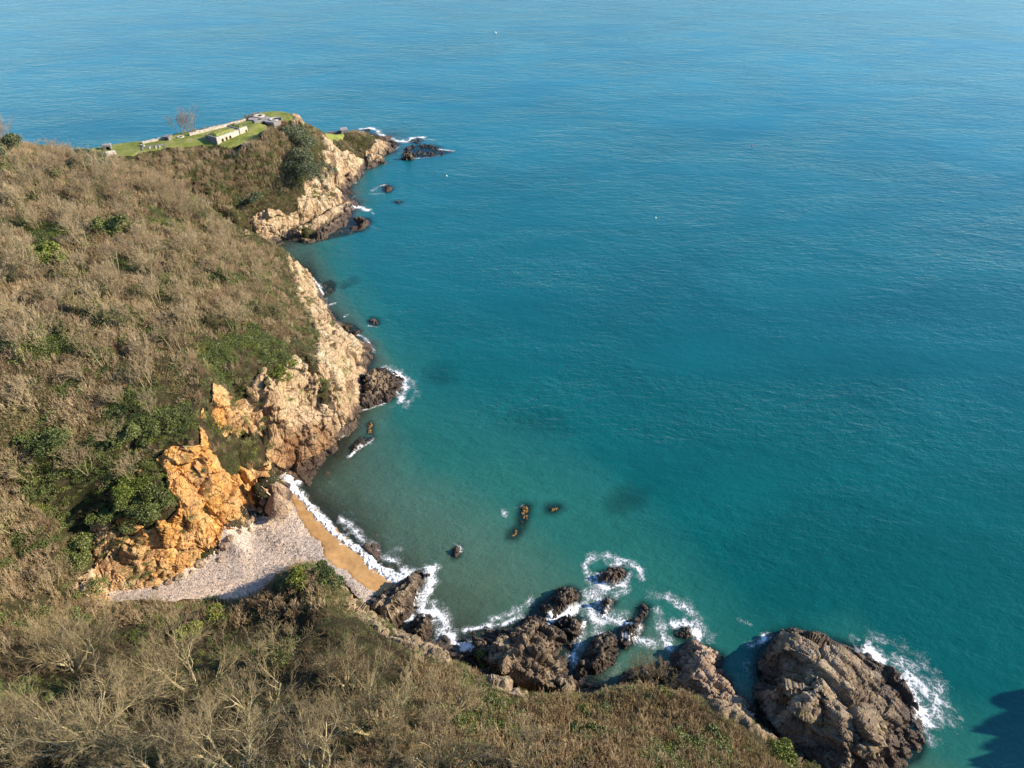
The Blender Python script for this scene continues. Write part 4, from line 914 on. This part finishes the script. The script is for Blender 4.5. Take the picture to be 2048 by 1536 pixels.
# ------------------------------------------------------------------ trees and bushes
def tree_parts(root, g, twig='twig', barkm='bark', split=1, sides=(5, 3)):
    V, F = tubes([s for lv in g[:split + 1] for s in lv], sides[0]); a = mesh_np('trunk', V, F, M[barkm], parent=root)
    V, F = tubes([s for lv in g[split + 1:] for s in lv], sides[1]); b = mesh_np('crown', V, F, M[twig], parent=root)
    return a, b
def put(x, y, name, label, cat, group=None, rz=None, dz=-.2, z=None):
    return empty(name, (x, y, (float(ground(x, y)) if z is None else z) + dz), rng.uniform(0, 6.28) if rz is None else rz, label, cat, group)
def ivy_on(root, g, n, lev=0, size=.12, r=.5, mat='ivy_leaf', upto=.75):
    segs = g[lev]; zmax = max(s[1][2] for s in segs) * upto
    c = []
    for _ in range(n):
        s = segs[rng.integers(len(segs))]; f = rng.uniform(); p = s[0] + (s[1] - s[0]) * f
        if p[2] < zmax: c.append(p + rng.normal(size=3) * r * .5)
    V, F = leaves(np.array(c), size, rng); return mesh_np('ivy', V, F, M[mat], parent=root)
# big bare trees of the near slope: crown centre in view, height, spread, ivy, label
NEAR = [
 (150, 1290, 8.5, .9, 0, 'pale bare tree at the far left edge of the shaded gully'),
 (385, 1330, 9.5, 1.0, 1200, 'wide bare tree standing in front of the shaded part of the beach'),
 (300, 1370, 6, .9, 0, 'small bare tree just left below the wide one before the beach'),
 (520, 1390, 8.5, 1.0, 1600, 'bare fan-shaped tree with ivy on its stems below the beach'),
 (560, 1290, 7.5, .45, 4200, 'ivy-smothered upright tree between two bare crowns'),
 (760, 1420, 9.5, 1.05, 900, 'broad bare tree with pale forked limbs right of the ivy-smothered tree'),
 (690, 1330, 6, .9, 0, 'low bare tree on the crest behind the broad forked one'),
 (170, 1450, 9, 1.0, 500, 'large bare tree with arching lichened limbs, lower left'),
 (250, 1480, 7, .8, 2200, 'bare tree with bright ivy on one side near the bottom edge'),
 (30, 1480, 8, .9, 0, 'bare tree cut by the bottom left corner'),
 (330, 1500, 7, .9, 0, 'grey twiggy tree low at the bottom, left of centre hollow'),
 (480, 1500, 8, 1.0, 300, 'bare yellowish tree at the bottom below the fan-shaped one'),
 (640, 1510, 7, 1.0, 300, 'dense bare tree at the bottom edge right of the yellowish one'),
 (880, 1500, 7, .95, 700, 'dark-stemmed bare tree with ivy near the bottom middle'),
 (900, 1410, 6, .95, 0, 'round reddish bare tree on the slope above the dark-stemmed one'),
 (1310, 1345, 6, 1.05, 150, 'spreading yellow-tipped bare tree leaning over the rock inlet'),
 (1050, 1500, 5, .95, 0, 'low bare thorn tree at the bottom, right of middle'),
]
for k, (px, py, H, ln, niv, lb) in enumerate(NEAR):
    x, y, z = onground(px, py + H * 5.5); H *= 1.3
    g = grow(rng, H, 7 if k != 4 else 3, ln, 4, (7, 5, 5, 3), .32, .07, .22, .7, .58, .015)
    r_ = put(x, y, 'bare_tree', lb, 'tree', 'bare trees on the near slope')
    tree_parts(r_, g, 'pale_twig', 'pale_bark')
    if niv: ivy_on(r_, g, niv, 0, .13, .8 if k != 4 else 1.2, upto=1.0 if k == 4 else .8)
# the lone tree by the battery
x, y, z = onground(372, 267)
g = grow(rng, 12.5, 13, .26, 3, (9, 7, 5), .2, .08, .12, 3.2, .34, .022)
r_ = put(x, y + 1, 'bare_tree', 'tall many-stemmed bare tree alone against the sea behind the battery', 'tree'); tree_parts(r_, g, 'pink_twig')
# evergreen trees
def lobes(n, rx, ry, rz_, k=9, size=.2, gap=.35):
    cs = rng.normal(size=(k, 3)) * .45; cs[:, 2] = np.abs(cs[:, 2]) * .8
    a = rng.integers(k, size=n); d = rng.normal(size=(n, 3)); d /= np.linalg.norm(d, axis=1, keepdims=True); d[:, 2] = np.where(rng.uniform(size=n) < .8, np.abs(d[:, 2]), d[:, 2])
    rad = rng.uniform(.3, .55, k)[a] * rng.uniform(.6, 1.05, n)
    p = (cs[a] + d * rad[:, None])
    cl = fbm(p[:, 0] * 3, p[:, 1] * 3, p[:, 2] * 3, 2, 4); p = p[cl > -gap]
    return leaves(p * np.array([rx, ry, rz_]), size, rng, .5)
EVER = [(594, 334, 12, 8, 6.0, 'lower of two dark evergreen oaks on the brow under the battery', 26, 17000),
        (590, 280, 11.5, 8, 5.5, 'upper of two dark evergreen oaks beside the battery end', 27, 16000),
        (-8, 312, 7.0, 6, 5.0, 'tall dark evergreen at the left edge against the sea', None, 34000)]
for px, py, rx, ry, h, lb, zz, nl in EVER:
    x, y, z = onground(px, py + 14)
    r_ = put(x, y, 'evergreen_tree', lb, 'tree')
    V, F = lobes(nl, rx, ry, h, 13, .24); V[:, 2] += h * .35; mesh_np('crown', V, F, M['oak_leaf'], parent=r_)
    g = grow(rng, h * 1.3, 3, .6, 1, (4,), .3, .05, .2, .5); V, F = tubes([s for lv in g for s in lv], 5); mesh_np('trunk', V, F, M['bark'], parent=r_)
BUSH = [(165, 1212, 3.0, 2.4, 'ivy_leaf', 'dark bush in the shaded gully below the left end of the orange cliff'),  # first bush is added, its dark leaves stand in for shade in the gully
 (160, 326, 6.5, 2.8, 'oak_leaf', 'wide dark evergreen bush on the ridge at the start of the battery'),
 (38, 330, 2.2, 1.8, 'gorse_leaf', 'small round green bush on the pale ridge at far left'),
 (500, 398, 4.0, 2.4, 'oak_leaf', 'dark bush low on the slope under the battery'),
 (98, 515, 3.4, 3.2, 'gorse_leaf', 'yellow-green bush among bare trunks in the upper wood'),
 (228, 470, 2.8, 3.4, 'ivy_leaf', 'ivy clump in the dark gap of the upper wood'),
 (545, 632, 2.2, 2.6, 'gorse_leaf', 'upright bright green bush near the cliff edge'),
 (505, 612, 1.7, 2.0, 'ivy_leaf', 'smaller green bush left of the upright bright one'),
 (440, 560, 1.8, 2.2, 'ivy_leaf', 'dark green bush on the pale middle slope'),
 (560, 745, 2.4, 1.4, 'gorse_leaf', 'green mat of plants spilling over above the orange cliff'),
 (315, 1010, 4.2, 2.8, 'ivy_leaf', 'large green bush hanging over the orange cliff'),
 (262, 975, 3.6, 2.4, 'gorse_leaf', 'fresh green bush above left of the large hanging one'),
 (220, 1030, 3.0, 2.0, 'ivy_leaf', 'green bush at the left end of the orange cliff'),
 (90, 880, 3.6, 2.4, 'ivy_leaf', 'dark green bush deep in the left wood'),
 (250, 860, 2.6, 2.0, 'ivy_leaf', 'green bush in the middle of the wood above the cliff'),
 (150, 1110, 3.2, 2.2, 'ivy_leaf', 'dark green bush beside the head of the gully'),
 (596, 1160, 2.4, 1.6, 'gorse_leaf', 'bright gorse bush on top of the knoll by the beach'),
 (640, 1160, 2.2, 1.2, 'ivy_leaf', 'darker bush on the seaward side of the knoll'),
 (372, 1268, 2.6, 1.6, 'gorse_leaf', 'pair-lobed green bush in the shade behind the beach'),
 (968, 1335, 1.6, 1.8, 'gorse_leaf', 'small leaning green bush on the edge above the black rocks'),
 (1335, 1392, 1.4, 1.0, 'gorse_leaf', 'low green bush at the foot of the twiggy leaning tree'),
 (1440, 1482, 1.9, 1.2, 'ivy_leaf', 'round ivy-green bush on the right part of the near slope'),
 (1180, 1480, 2.0, 1.1, 'ivy_leaf', 'flat green bush on the low bottom slope'),
 (1560, 1515, 2.0, .9, 'gorse_leaf', 'green bush beside the big sea rock at the bottom edge'),
 (930, 1465, 1.5, 1.6, 'ivy_leaf', 'small ivy bush in the dark hollow at the bottom')]
for px, py, r0_, h, mt, lb in BUSH:
    x, y, z = onground(px, py)
    far = math.hypot(x, y) > 170
    V, F = lobes(int(2600 + 1900 * r0_), r0_ * 1.35, r0_ * 1.2, h * 1.3, 8, .16 if not far else .22, .25)
    o = mesh_np('bush', V, F, M[mt]); o.location = (x, y, z - .2); o.rotation_euler = (0, 0, rng.uniform(0, 6)); tag(o, lb, 'bush')

# hillside trees: one of each kind, then copies
KINDS_ = []
for k in range(8):
    tall = k < 5
    g = grow(rng, 8.5 if tall else 6.5, 5 if tall else 7, .26 if tall else .5, 3, (7, 6, 5), .2, .12, .075, .7, .42, .014)
    r_ = empty('bare_tree', (0, 0, 0), 0, 'x', 'tree'); a, b = tree_parts(r_, g)
    KINDS_.append((r_, a, b) + ((ivy_on(r_, g, 520, 0, .15, .55, upto=.8),) if k in (0, 3, 6) else ()))
x, y = jitter(-210, 70, -40, 225, 4.9)
z, m, sl, be, la = land(x, y)
edl = np.where((y < 135), 3.5, 8)
ok = in_view(x, y, z + 4, 60) & (m < .1) & (be < .1) & (z > 14) & (edge_dist(x, y) > edl) & (x < -50) & ~((y < 66)) 
dens = sstep(-.25, .25, fbm(x / 22, y / 22, 0 * x, 3, 77)) * .9 + .35
ok &= rng.uniform(size=x.shape) < dens
sel = np.where(ok)[0]; dd = np.sqrt(x[sel] ** 2 + y[sel] ** 2 + (CAM_Z - z[sel]) ** 2); sel = sel[np.argsort(dd)][:278]
used_kind = set()
NB_ = 'bare trees on the big left hillside'
for q in sel:
    k = int(rng.integers(8)); r0_ = KINDS_[k][0]
    if k in used_kind:
        r_ = r0_.copy(); COL.objects.link(r_)
        for p_ in KINDS_[k][1:]:
            c_ = p_.copy(); COL.objects.link(c_); c_.parent = r_
    else: used_kind.add(k); r_ = r0_
    s_ = rng.uniform(.85, 1.35) * (.72 if y[q] > 188 else 1)
    r_.location = (x[q], y[q], z[q] - .2); r_.rotation_euler = (rng.normal() * .05 - .02, rng.normal() * .05 + .05, rng.uniform(0, 6.28)); r_.scale = (s_ * 1.1, s_ * 1.1, s_)
    far_ = 'on the hill crest towards the battery' if y[q] > 185 else 'on the upper left hillside' if y[q] > 150 else 'halfway down the left hillside' if y[q] > 118 else 'on the hillside above the orange cliff' if y[q] > 92 else 'low down by the shaded gully'
    side = 'near the cliff edge' if x[q] > -75 - .25 * (y[q] - 90) else 'farther inland'
    shape = ('tall narrow' if k < 5 else 'low spreading') + (' ivy-clad' if k in (0, 3, 6) else '')
    tag(r_, '%s bare tree %s, %s' % (shape, far_, side), 'tree', 'bare trees ' + far_)

# ------------------------------------------------------------------ scrub as one mass per slope
x, y = jitter(-290, 4, 95, 335, .8)
z = ground(x, y); gs = np.hypot(ground(x + .6, y) - z, ground(x, y + .6) - z) / .6
v = in_view(x, y, z + 2) & (z > 1.2) & (rng.uniform(size=x.shape) < .62 * np.minimum(np.sqrt(1 + gs * gs), 2.8)); x, y = x[v], y[v]
z, m, sl, be, la = land(x, y)
n1 = fbm(x / 9, y / 9, 0 * x, 4, 21); n2 = fbm(x / 14, y / 14, 0 * x + 5, 4, 31)
for (a_, b_), r_, s_ in ((onground(230, 520)[:2], 12, .22), (onground(110, 870)[:2], 13, -.05), (onground(280, 960)[:2], 9, .3), (onground(380, 350)[:2], 30, -.1), (onground(560, 740)[:2], 6, .4)):
    n2 = n2 + s_ * np.exp(-((x - a_) ** 2 + (y - b_) ** 2) / r_ ** 2); n3 = fbm(x / 3, y / 3, 0 * x, 3, 41)
ed = edge_dist(x, y); u = rng.uniform(size=x.shape)
fort = (y > 215)
near = (y < 78) & (x > -75)
onrock = m > .25
keep = (be < .3) & (la < .3) & (z > 2.2) & (~onrock | ((n1 > -.02) & (u < .55) & (z > 3.5)))
keep &= ~((u < .25) & (n3 > .25))
ivy_thin = fort & (u * 41 % 1 < .55)
kind = np.where(n2 > .22, 2, np.where(n1 + .5 * n3 > .18, 1, 0))       # ivy, heath, pale
kind = np.where((kind == 2) & (n3 > .15), 3, kind); kind = np.where((kind > 1) & ivy_thin, 0, kind)
kind = np.where((u * 7 % 1 < .28) & (kind < 2), 1, kind)
kind = np.where((u * 13 % 1 < .12), 2, kind)
low = onrock | (ed < 3) | (z < 8)
kind = np.where(low & (u * 5 % 1 < .45), 4, kind)
green_ = np.max([signed(q, x, y) for q in GREENZ], 0) > -.6
kind = np.where(green_, np.where(u * 47 % 1 < .4, 4, np.where(u * 47 % 1 < .7, 3, np.where(u * 47 % 1 < .85, 2, 1))), kind)
names = ['pale', 'heath', 'ivy', 'gorse', 'grass', 'russet', 'shade']
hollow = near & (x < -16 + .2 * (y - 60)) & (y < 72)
kind = np.where((kind == 0) & near & (u * 31 % 1 < .3), 5, kind); kind = np.where(near & ~hollow & (kind == 2) & (u * 37 % 1 < .6), 0, kind); kind = np.where((kind == 0) & (u * 17 % 1 < .3), 5, kind)
keep &= ~(hollow & (u * 23 % 1 < .5)); keep &= ~(~near & ~fort & (fbm(x / 5, y / 5, 0 * x, 3, 91) > .28) & (u * 29 % 1 < .75))
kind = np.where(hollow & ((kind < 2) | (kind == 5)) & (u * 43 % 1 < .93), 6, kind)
H = np.choose(kind, [2.3, 1.6, 1.15, .95, .8, 2.0, 2.2]) * rng.uniform(.7, 1.25, x.shape)
H0_ = np.maximum(H * .95, .7)
H *= np.where(fort, 1.05, np.where(hollow, .5, 1.)) * (.42 + .58 * sstep(0, np.where(near, 4, np.where(fort, 5, np.where(y < 135, 4, 9))), ed)) * np.where(onrock, .8, 1)
H = np.where(near & ~hollow & (kind != 4), H * 1.05, H); H = np.where(green_, H0_, H); H = np.where(near & ~hollow & ~onrock & (kind != 4), np.maximum(H, .95), H); H = np.where(kind == 4, np.maximum(H, .6), H)
W = np.maximum(H * np.choose(kind, [.7, .9, 1.1, 1.1, 1.2, .8, .9]), .55)
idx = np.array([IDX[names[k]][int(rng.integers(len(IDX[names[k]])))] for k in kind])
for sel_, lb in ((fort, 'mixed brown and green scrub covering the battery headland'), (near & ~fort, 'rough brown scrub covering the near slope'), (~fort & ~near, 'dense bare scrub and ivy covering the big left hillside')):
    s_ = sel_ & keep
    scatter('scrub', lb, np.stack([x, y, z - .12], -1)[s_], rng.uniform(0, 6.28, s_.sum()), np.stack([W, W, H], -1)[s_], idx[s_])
print('scrub', keep.sum())

# ------------------------------------------------------------------ fallen blocks along the foot of the cliff
BL = []
for k in range(4):
    n_ = 14; th = np.linspace(0, math.pi, n_ // 2 + 2); ph = np.arange(n_) * 2 * math.pi / n_
    T_, H_ = np.meshgrid(th, ph, indexing='ij'); S3 = np.stack([np.sin(T_) * np.cos(H_), np.sin(T_) * np.sin(H_) * .8, np.cos(T_) * .65], -1).reshape(-1, 3)
    v_, _e = voro(S3[:, 0] * 1.3 + k * 9, S3[:, 1] * 1.3, S3[:, 2] * 1.3, 7, 1.2); S3 = S3 * (1 + .35 * v_)[:, None]
    nt_ = len(th); F_ = [[a * n_ + b, (a + 1) * n_ + b, (a + 1) * n_ + (b + 1) % n_, a * n_ + (b + 1) % n_] for a in range(nt_ - 1) for b in range(n_)]
    BL.append((S3, F_))
spots = [(528, 1008), (520, 1020), (506, 1040), (492, 1050), (478, 1066), (462, 1078), (450, 1096), (436, 1106), (420, 1118), (402, 1132), (384, 1146), (360, 1158), (338, 1168), (316, 1178), (500, 1062), (440, 1122)]
blocks = []
for k, (px, py) in enumerate(spots):
    x_, y_, z_ = onground(px, py)
    if k < 4:
        o = mesh_np('boulder', BL[k][0], BL[k][1], M['near_cliff' if k % 2 else 'pink_rock']); blocks.append(o)
    else: o = blocks[k % 4].copy(); COL.objects.link(o)
    s_ = float(rng.uniform(.45, 1.15)); o.scale = (s_, s_, s_); o.location = (x_, y_, z_ + .15 * s_ + .1); o.rotation_euler = (rng.uniform(-.4, .4), rng.uniform(-.4, .4), rng.uniform(0, 6))
    tag(o, 'fallen block of cliff rock on the shingle along the foot of the orange cliff', 'boulder', 'fallen blocks along the orange cliff foot')

# ------------------------------------------------------------------ loose stones on the beach
STONES = bpy.data.collections.new('stone_kinds')
simple('stone', (.34,.31,.29), .8, .5, 3.)
for k in range(5):
    n = 7; V = []; 
    for a in np.linspace(0, math.pi, 6):
        for b in range(n): V.append((math.sin(a) * math.cos(6.283 * b / n) * .5, math.sin(a) * math.sin(6.283 * b / n) * .4, math.cos(a) * .28))
    V = np.array(V) * (1 + rng.uniform(-.18, .18, (len(V), 1)))
    F = [[j * n + i, (j + 1) * n + i, (j + 1) * n + (i + 1) % n, j * n + (i + 1) % n] for j in range(5) for i in range(n)]
    o = mesh_np('stone_%d' % k, V, F, M['stone'], link=False); STONES.objects.link(o)
x, y = jitter(-90, 62, -20, 122, .38); z = ground(x, y)
sb = signed(BEACH, x, y); ss = signed(SAND, x, y); u = rng.uniform(size=x.shape)
k = (sb > .3) & (z > -.1) & (z < 8) & (u < np.where(ss > 0, np.where(y > 98, .35, .06), .55)) & in_view(x, y, z)
s_ = rng.uniform(.12, .30, k.sum()) * np.where(rng.uniform(size=k.sum()) < .04, 2., 1)
scatter('shingle_stones', 'grey and pinkish stones strewn over the shingle', np.stack([x, y, z + .2], -1)[k], rng.uniform(0, 6.28, k.sum()), np.stack([s_, s_, s_], -1), rng.integers(5, size=k.sum()), None, STONES)

# ------------------------------------------------------------------ foam
t = NT('foam'); a_ = t.attr('dens')
pb = t.n('ShaderNodeBsdfDiffuse'); pb.inputs[0].default_value = (.86, .88, .88, 1)
tb = t.n('ShaderNodeBsdfTransparent'); mx = t.n('ShaderNodeMixShader'); t.l(t.rng(a_, 0, 1., .0, 1.), mx.inputs[0]); t.l(tb.outputs[0], mx.inputs[1]); t.l(pb.outputs[0], mx.inputs[2]); t.l(mx.outputs[0], t.out.inputs[0])
t.l(t.bump(t.noise(4, 5, .7), .6, .25), pb.inputs['Normal']); M['foam'] = t.m
def foam(label, blobs, res=.14, cell=.85, seed=3, lift=.0, stretch=None):
    """blobs: lists ([view points], radius m, density): streaky lace that thins away from each line"""
    lines = [([P(a, b)[:2] for a, b in pp], r, d) for pp, r, d in blobs]
    xs = [p[0] for l in lines for p in l[0]]; ys = [p[1] for l in lines for p in l[0]]; R_ = max(l[1] for l in lines)
    R_ *= 1.85
    X, Y = gridpts(min(xs) - R_, min(ys) - R_, max(xs) + R_, max(ys) + R_, res)
    D = np.zeros(X.shape)
    wob = 1 + .9 * fbm(X / 2.6, Y / 2.6, 0 * X, 3, seed + 50)
    for pl, r, d in lines:
        q = segdist(pl, X, Y, False) if len(pl) > 1 else np.hypot(X - pl[0][0], Y - pl[0][1])
        D = np.maximum(D, d * np.clip(1 - q / (r * np.clip(wob, .35, 1.8)), 0, 1) ** .8)
    a = 0
    cell *= 1.35
    U, W_ = X / cell, Y / cell
    if stretch: ca, sa = math.cos(stretch[0]), math.sin(stretch[0]); U, W_ = (X * ca + Y * sa) / cell / stretch[1], (-X * sa + Y * ca) / cell
    w1 = fbm(U * .8, W_ * .8, 0 * X, 3, seed) * .9; w2 = fbm(U * .8 + 9, W_ * .8, 0 * X, 3, seed + 1) * .9
    lace = 1 - np.abs(gnoise(U + w1, W_ + w2, 0 * X, seed + 2)) * 3.2
    lace2 = 1 - np.abs(gnoise(U * 2.1 + w2, W_ * 2.1 + w1, 0 * X + 3, seed + 4)) * 3.0
    n_a = np.abs(gnoise(U + w1, W_ + w2, 0 * X, seed + 2)); n_b = np.abs(gnoise(U * 1.7 + w2, W_ * 1.7 + w1, 0 * X + 3, seed + 4))
    Dm = D * (1 + .55 * np.clip(fbm(U * .45, W_ * .45, 0 * X + 7, 3, seed + 8), -1, 1))
    wd = np.where(D > .02, .012 + .34 * np.clip(Dm, 0, 1.3) ** 2.6, -1)
    wd = np.where(Dm < .12, -1, wd)
    val = np.maximum(np.maximum(wd - n_a, wd * .8 - n_b) / .16, np.where(Dm > .35, (Dm - .35) * .3, -1))
    keep = val[:-1, :-1] > 0
    Z = .06 + lift * np.clip(D, 0, 1) ** 2 * (1 + .8 * fbm(X / .8, Y / .8, 0 * X, 3, seed + 6)) + np.clip(surface(X, Y), 0, .9) + .0
    V, F, A = compact(np.stack([X, Y, Z], -1).reshape(-1, 3), gridfaces(*X.shape, keep), {'dens': np.clip(val, 0, 1).ravel()})
    o = mesh_np('foam', V, F, M['foam'], A, smooth=True); return tag(o, label, None, None, 'stuff')
foam('white breaker rolling onto the wet sand', [([(572,962),(590,980),(612,1005),(640,1038),(672,1070),(708,1097),(738,1120),(765,1142),(790,1158),(806,1156)], 1.7, 1.2), ([(575,958),(598,968)], 1.8, 1.2), ([(740,1126),(765,1145),(795,1160),(812,1154)], 2.0, 1.4)], .12, .85, 3, .45, (R(45), 1.6))
foam('second lacy line of foam behind the breaker', [([(682,1040),(705,1058),(722,1078),(745,1092),(762,1112),(790,1125),(806,1140)], 1.9, .85), ([(770,1108),(800,1098)], 1.6, .6), ([(806,1150),(830,1140),(850,1136)], 1.2, .8)], .12, .7, 7, .1, (R(-30), 1.5))
foam('thick white surf right of the tall beach rock', [([(858,1140),(862,1160),(850,1185),(842,1210),(850,1225),(880,1230)], 2.4, 1.1), ([(868,1215),(885,1240),(890,1265),(915,1290),(930,1300)], 3.0, 1.02), ([(812,1245),(826,1232)], 1.2, 1.1), ([(930,1262),(960,1256),(1000,1250),(1040,1235)], 1.4, .9), ([(985,1240),(1020,1228),(1050,1212),(1060,1200)], 1.6, .75), ([(905,1280),(925,1300)], 2.6, .85)], .12, .8, 11, .1)
foam('white foam pocket and lace among the near rocks', [([(1105,1240),(1130,1228),(1155,1217)], 1.6, 1.3), ([(1170,1245),(1165,1275),(1150,1300),(1145,1330)], 1.6, .85), ([(1175,1215),(1190,1240),(1200,1262)], 3.2, .85), ([(1185,1180),(1190,1200),(1215,1235),(1240,1245)], 3.2, .85), ([(1240,1235),(1265,1255),(1255,1280)], 2.4, .85), ([(1180,1330),(1160,1370)], 2.0, .45), ([(1240,1330),(1210,1365)], 2.0, .45)], .12, .85, 17)
foam('ring of foam round the outermost near rock', [([(1180,1160),(1170,1130),(1185,1112),(1215,1112),(1245,1120),(1275,1135),(1283,1155)], 1.9, .8), ([(1192,1155),(1195,1170),(1215,1178),(1250,1170),(1258,1150)], 1.5, .95), ([(1205,1110),(1215,1130),(1240,1128)], 1.4, .8), ([(1190,1180),(1210,1190),(1250,1180)], 2.0, .8)], .12, .8, 23)
foam('foam lace spreading from the awash rock', [([(1310,1190),(1340,1195),(1370,1215),(1395,1240),(1412,1265),(1400,1280)], 2.6, .75), ([(1350,1250),(1370,1245),(1390,1258),(1398,1275)], 2.0, 1.1), ([(1310,1230),(1320,1260),(1330,1285)], 3.0, .7), ([(1262,1270),(1290,1285),(1340,1290)], 2.6, .75)], .12, .85, 29)
foam('wide white wash on the seaward side of the big sea rock', [([(1740,1300),(1765,1335),(1800,1365),(1830,1400),(1850,1440)], 3.2, 1.12), ([(1745,1275),(1800,1290),(1845,1320),(1875,1360),(1890,1400),(1900,1440)], 3.0, .6), ([(1800,1330),(1850,1380),(1870,1430)], 4.5, .8), ([(1845,1455),(1860,1480)], 2.5, .7)], .13, .95, 37, 0, (R(-45), 1.4))
foam('faint foam in the shaded channel left of the big sea rock', [([(1500,1290),(1520,1285),(1535,1270)], 1.6, .75), ([(1480,1240),(1500,1250)], 1.2, .6), ([(1490,1330),(1505,1380)], 2, .4)], .15, 1.1, 41)
foam('foam fringe round the dark promontory', [([(765,737),(790,742),(812,760),(812,780),(800,800)], 2.2, .95), ([(800,742),(825,765),(830,790),(810,812)], 2.4, .6), ([(720,822),(745,815),(770,806)], 1., .8), ([(785,812),(815,818)], 1.4, .5)], .17, 1.2, 43)
foam('thin foam along the cliff foot', [([(625,558),(640,575),(646,590)], 1.3, .9), ([(648,600),(655,610),(672,606)], 1.4, .8), ([(712,668),(728,676),(742,690),(748,705)], 1.2, .8), ([(688,634),(697,628)], .9, .6), ([(738,652),(755,655)], .9, .7), ([(700,912),(722,894),(746,880)], 1.2, .9), ([(560,960),(545,966)], .8, .9), ([(660,902),(690,872)], .7, .6), ([(764,690),(768,686)], .5, .6)], .17, 1.0, 47)
foam('foam in the gap behind the long flat slab', [([(668,428),(690,418),(718,415),(735,420)], 2.4, 1.15), ([(735,418),(748,428)], 1.6, .6), ([(740,452),(750,458)], 1.6, .5), ([(620,456),(632,452)], 1.2, .7)], .25, 1.6, 53)
foam('foam beside the small black rock in the battery bay', [([(745,382),(755,375),(770,369)], 2.2, .6), ([(740,388),(765,388)], 2., .5), ([(670,383),(690,382)], 1.5, .8), ([(700,363),(712,366)], 1.6, .7), ([(704,396),(708,392)], 1.5, .7), ([(716,352),(726,347)], 1.5, .6)], .25, 1.5, 59)
foam('surf breaking behind the point and the islet', [([(722,258),(740,256),(756,262),(760,270)], 2.6, 1.0), ([(762,272),(780,277),(800,283)], 2.6, 1.0), ([(800,282),(815,284),(825,276),(845,275)], 2.8, 1.0), ([(845,278),(868,280)], 2.4, .6), ([(878,299),(890,300),(903,302)], 2., .8), ([(822,318),(858,315),(880,311)], 1.2, .6), ([(790,300),(797,294)], 1.4, .6)], .3, 1.7, 61)
foam('small flecks of foam by the orange weed reef', [([(1005,1022),(1012,1030)], 1.2, .7), ([(1030,1016),(1045,1012)], .9, .7), ([(908,1088),(922,1096),(922,1104)], .8, .8)], .13, .9, 67)
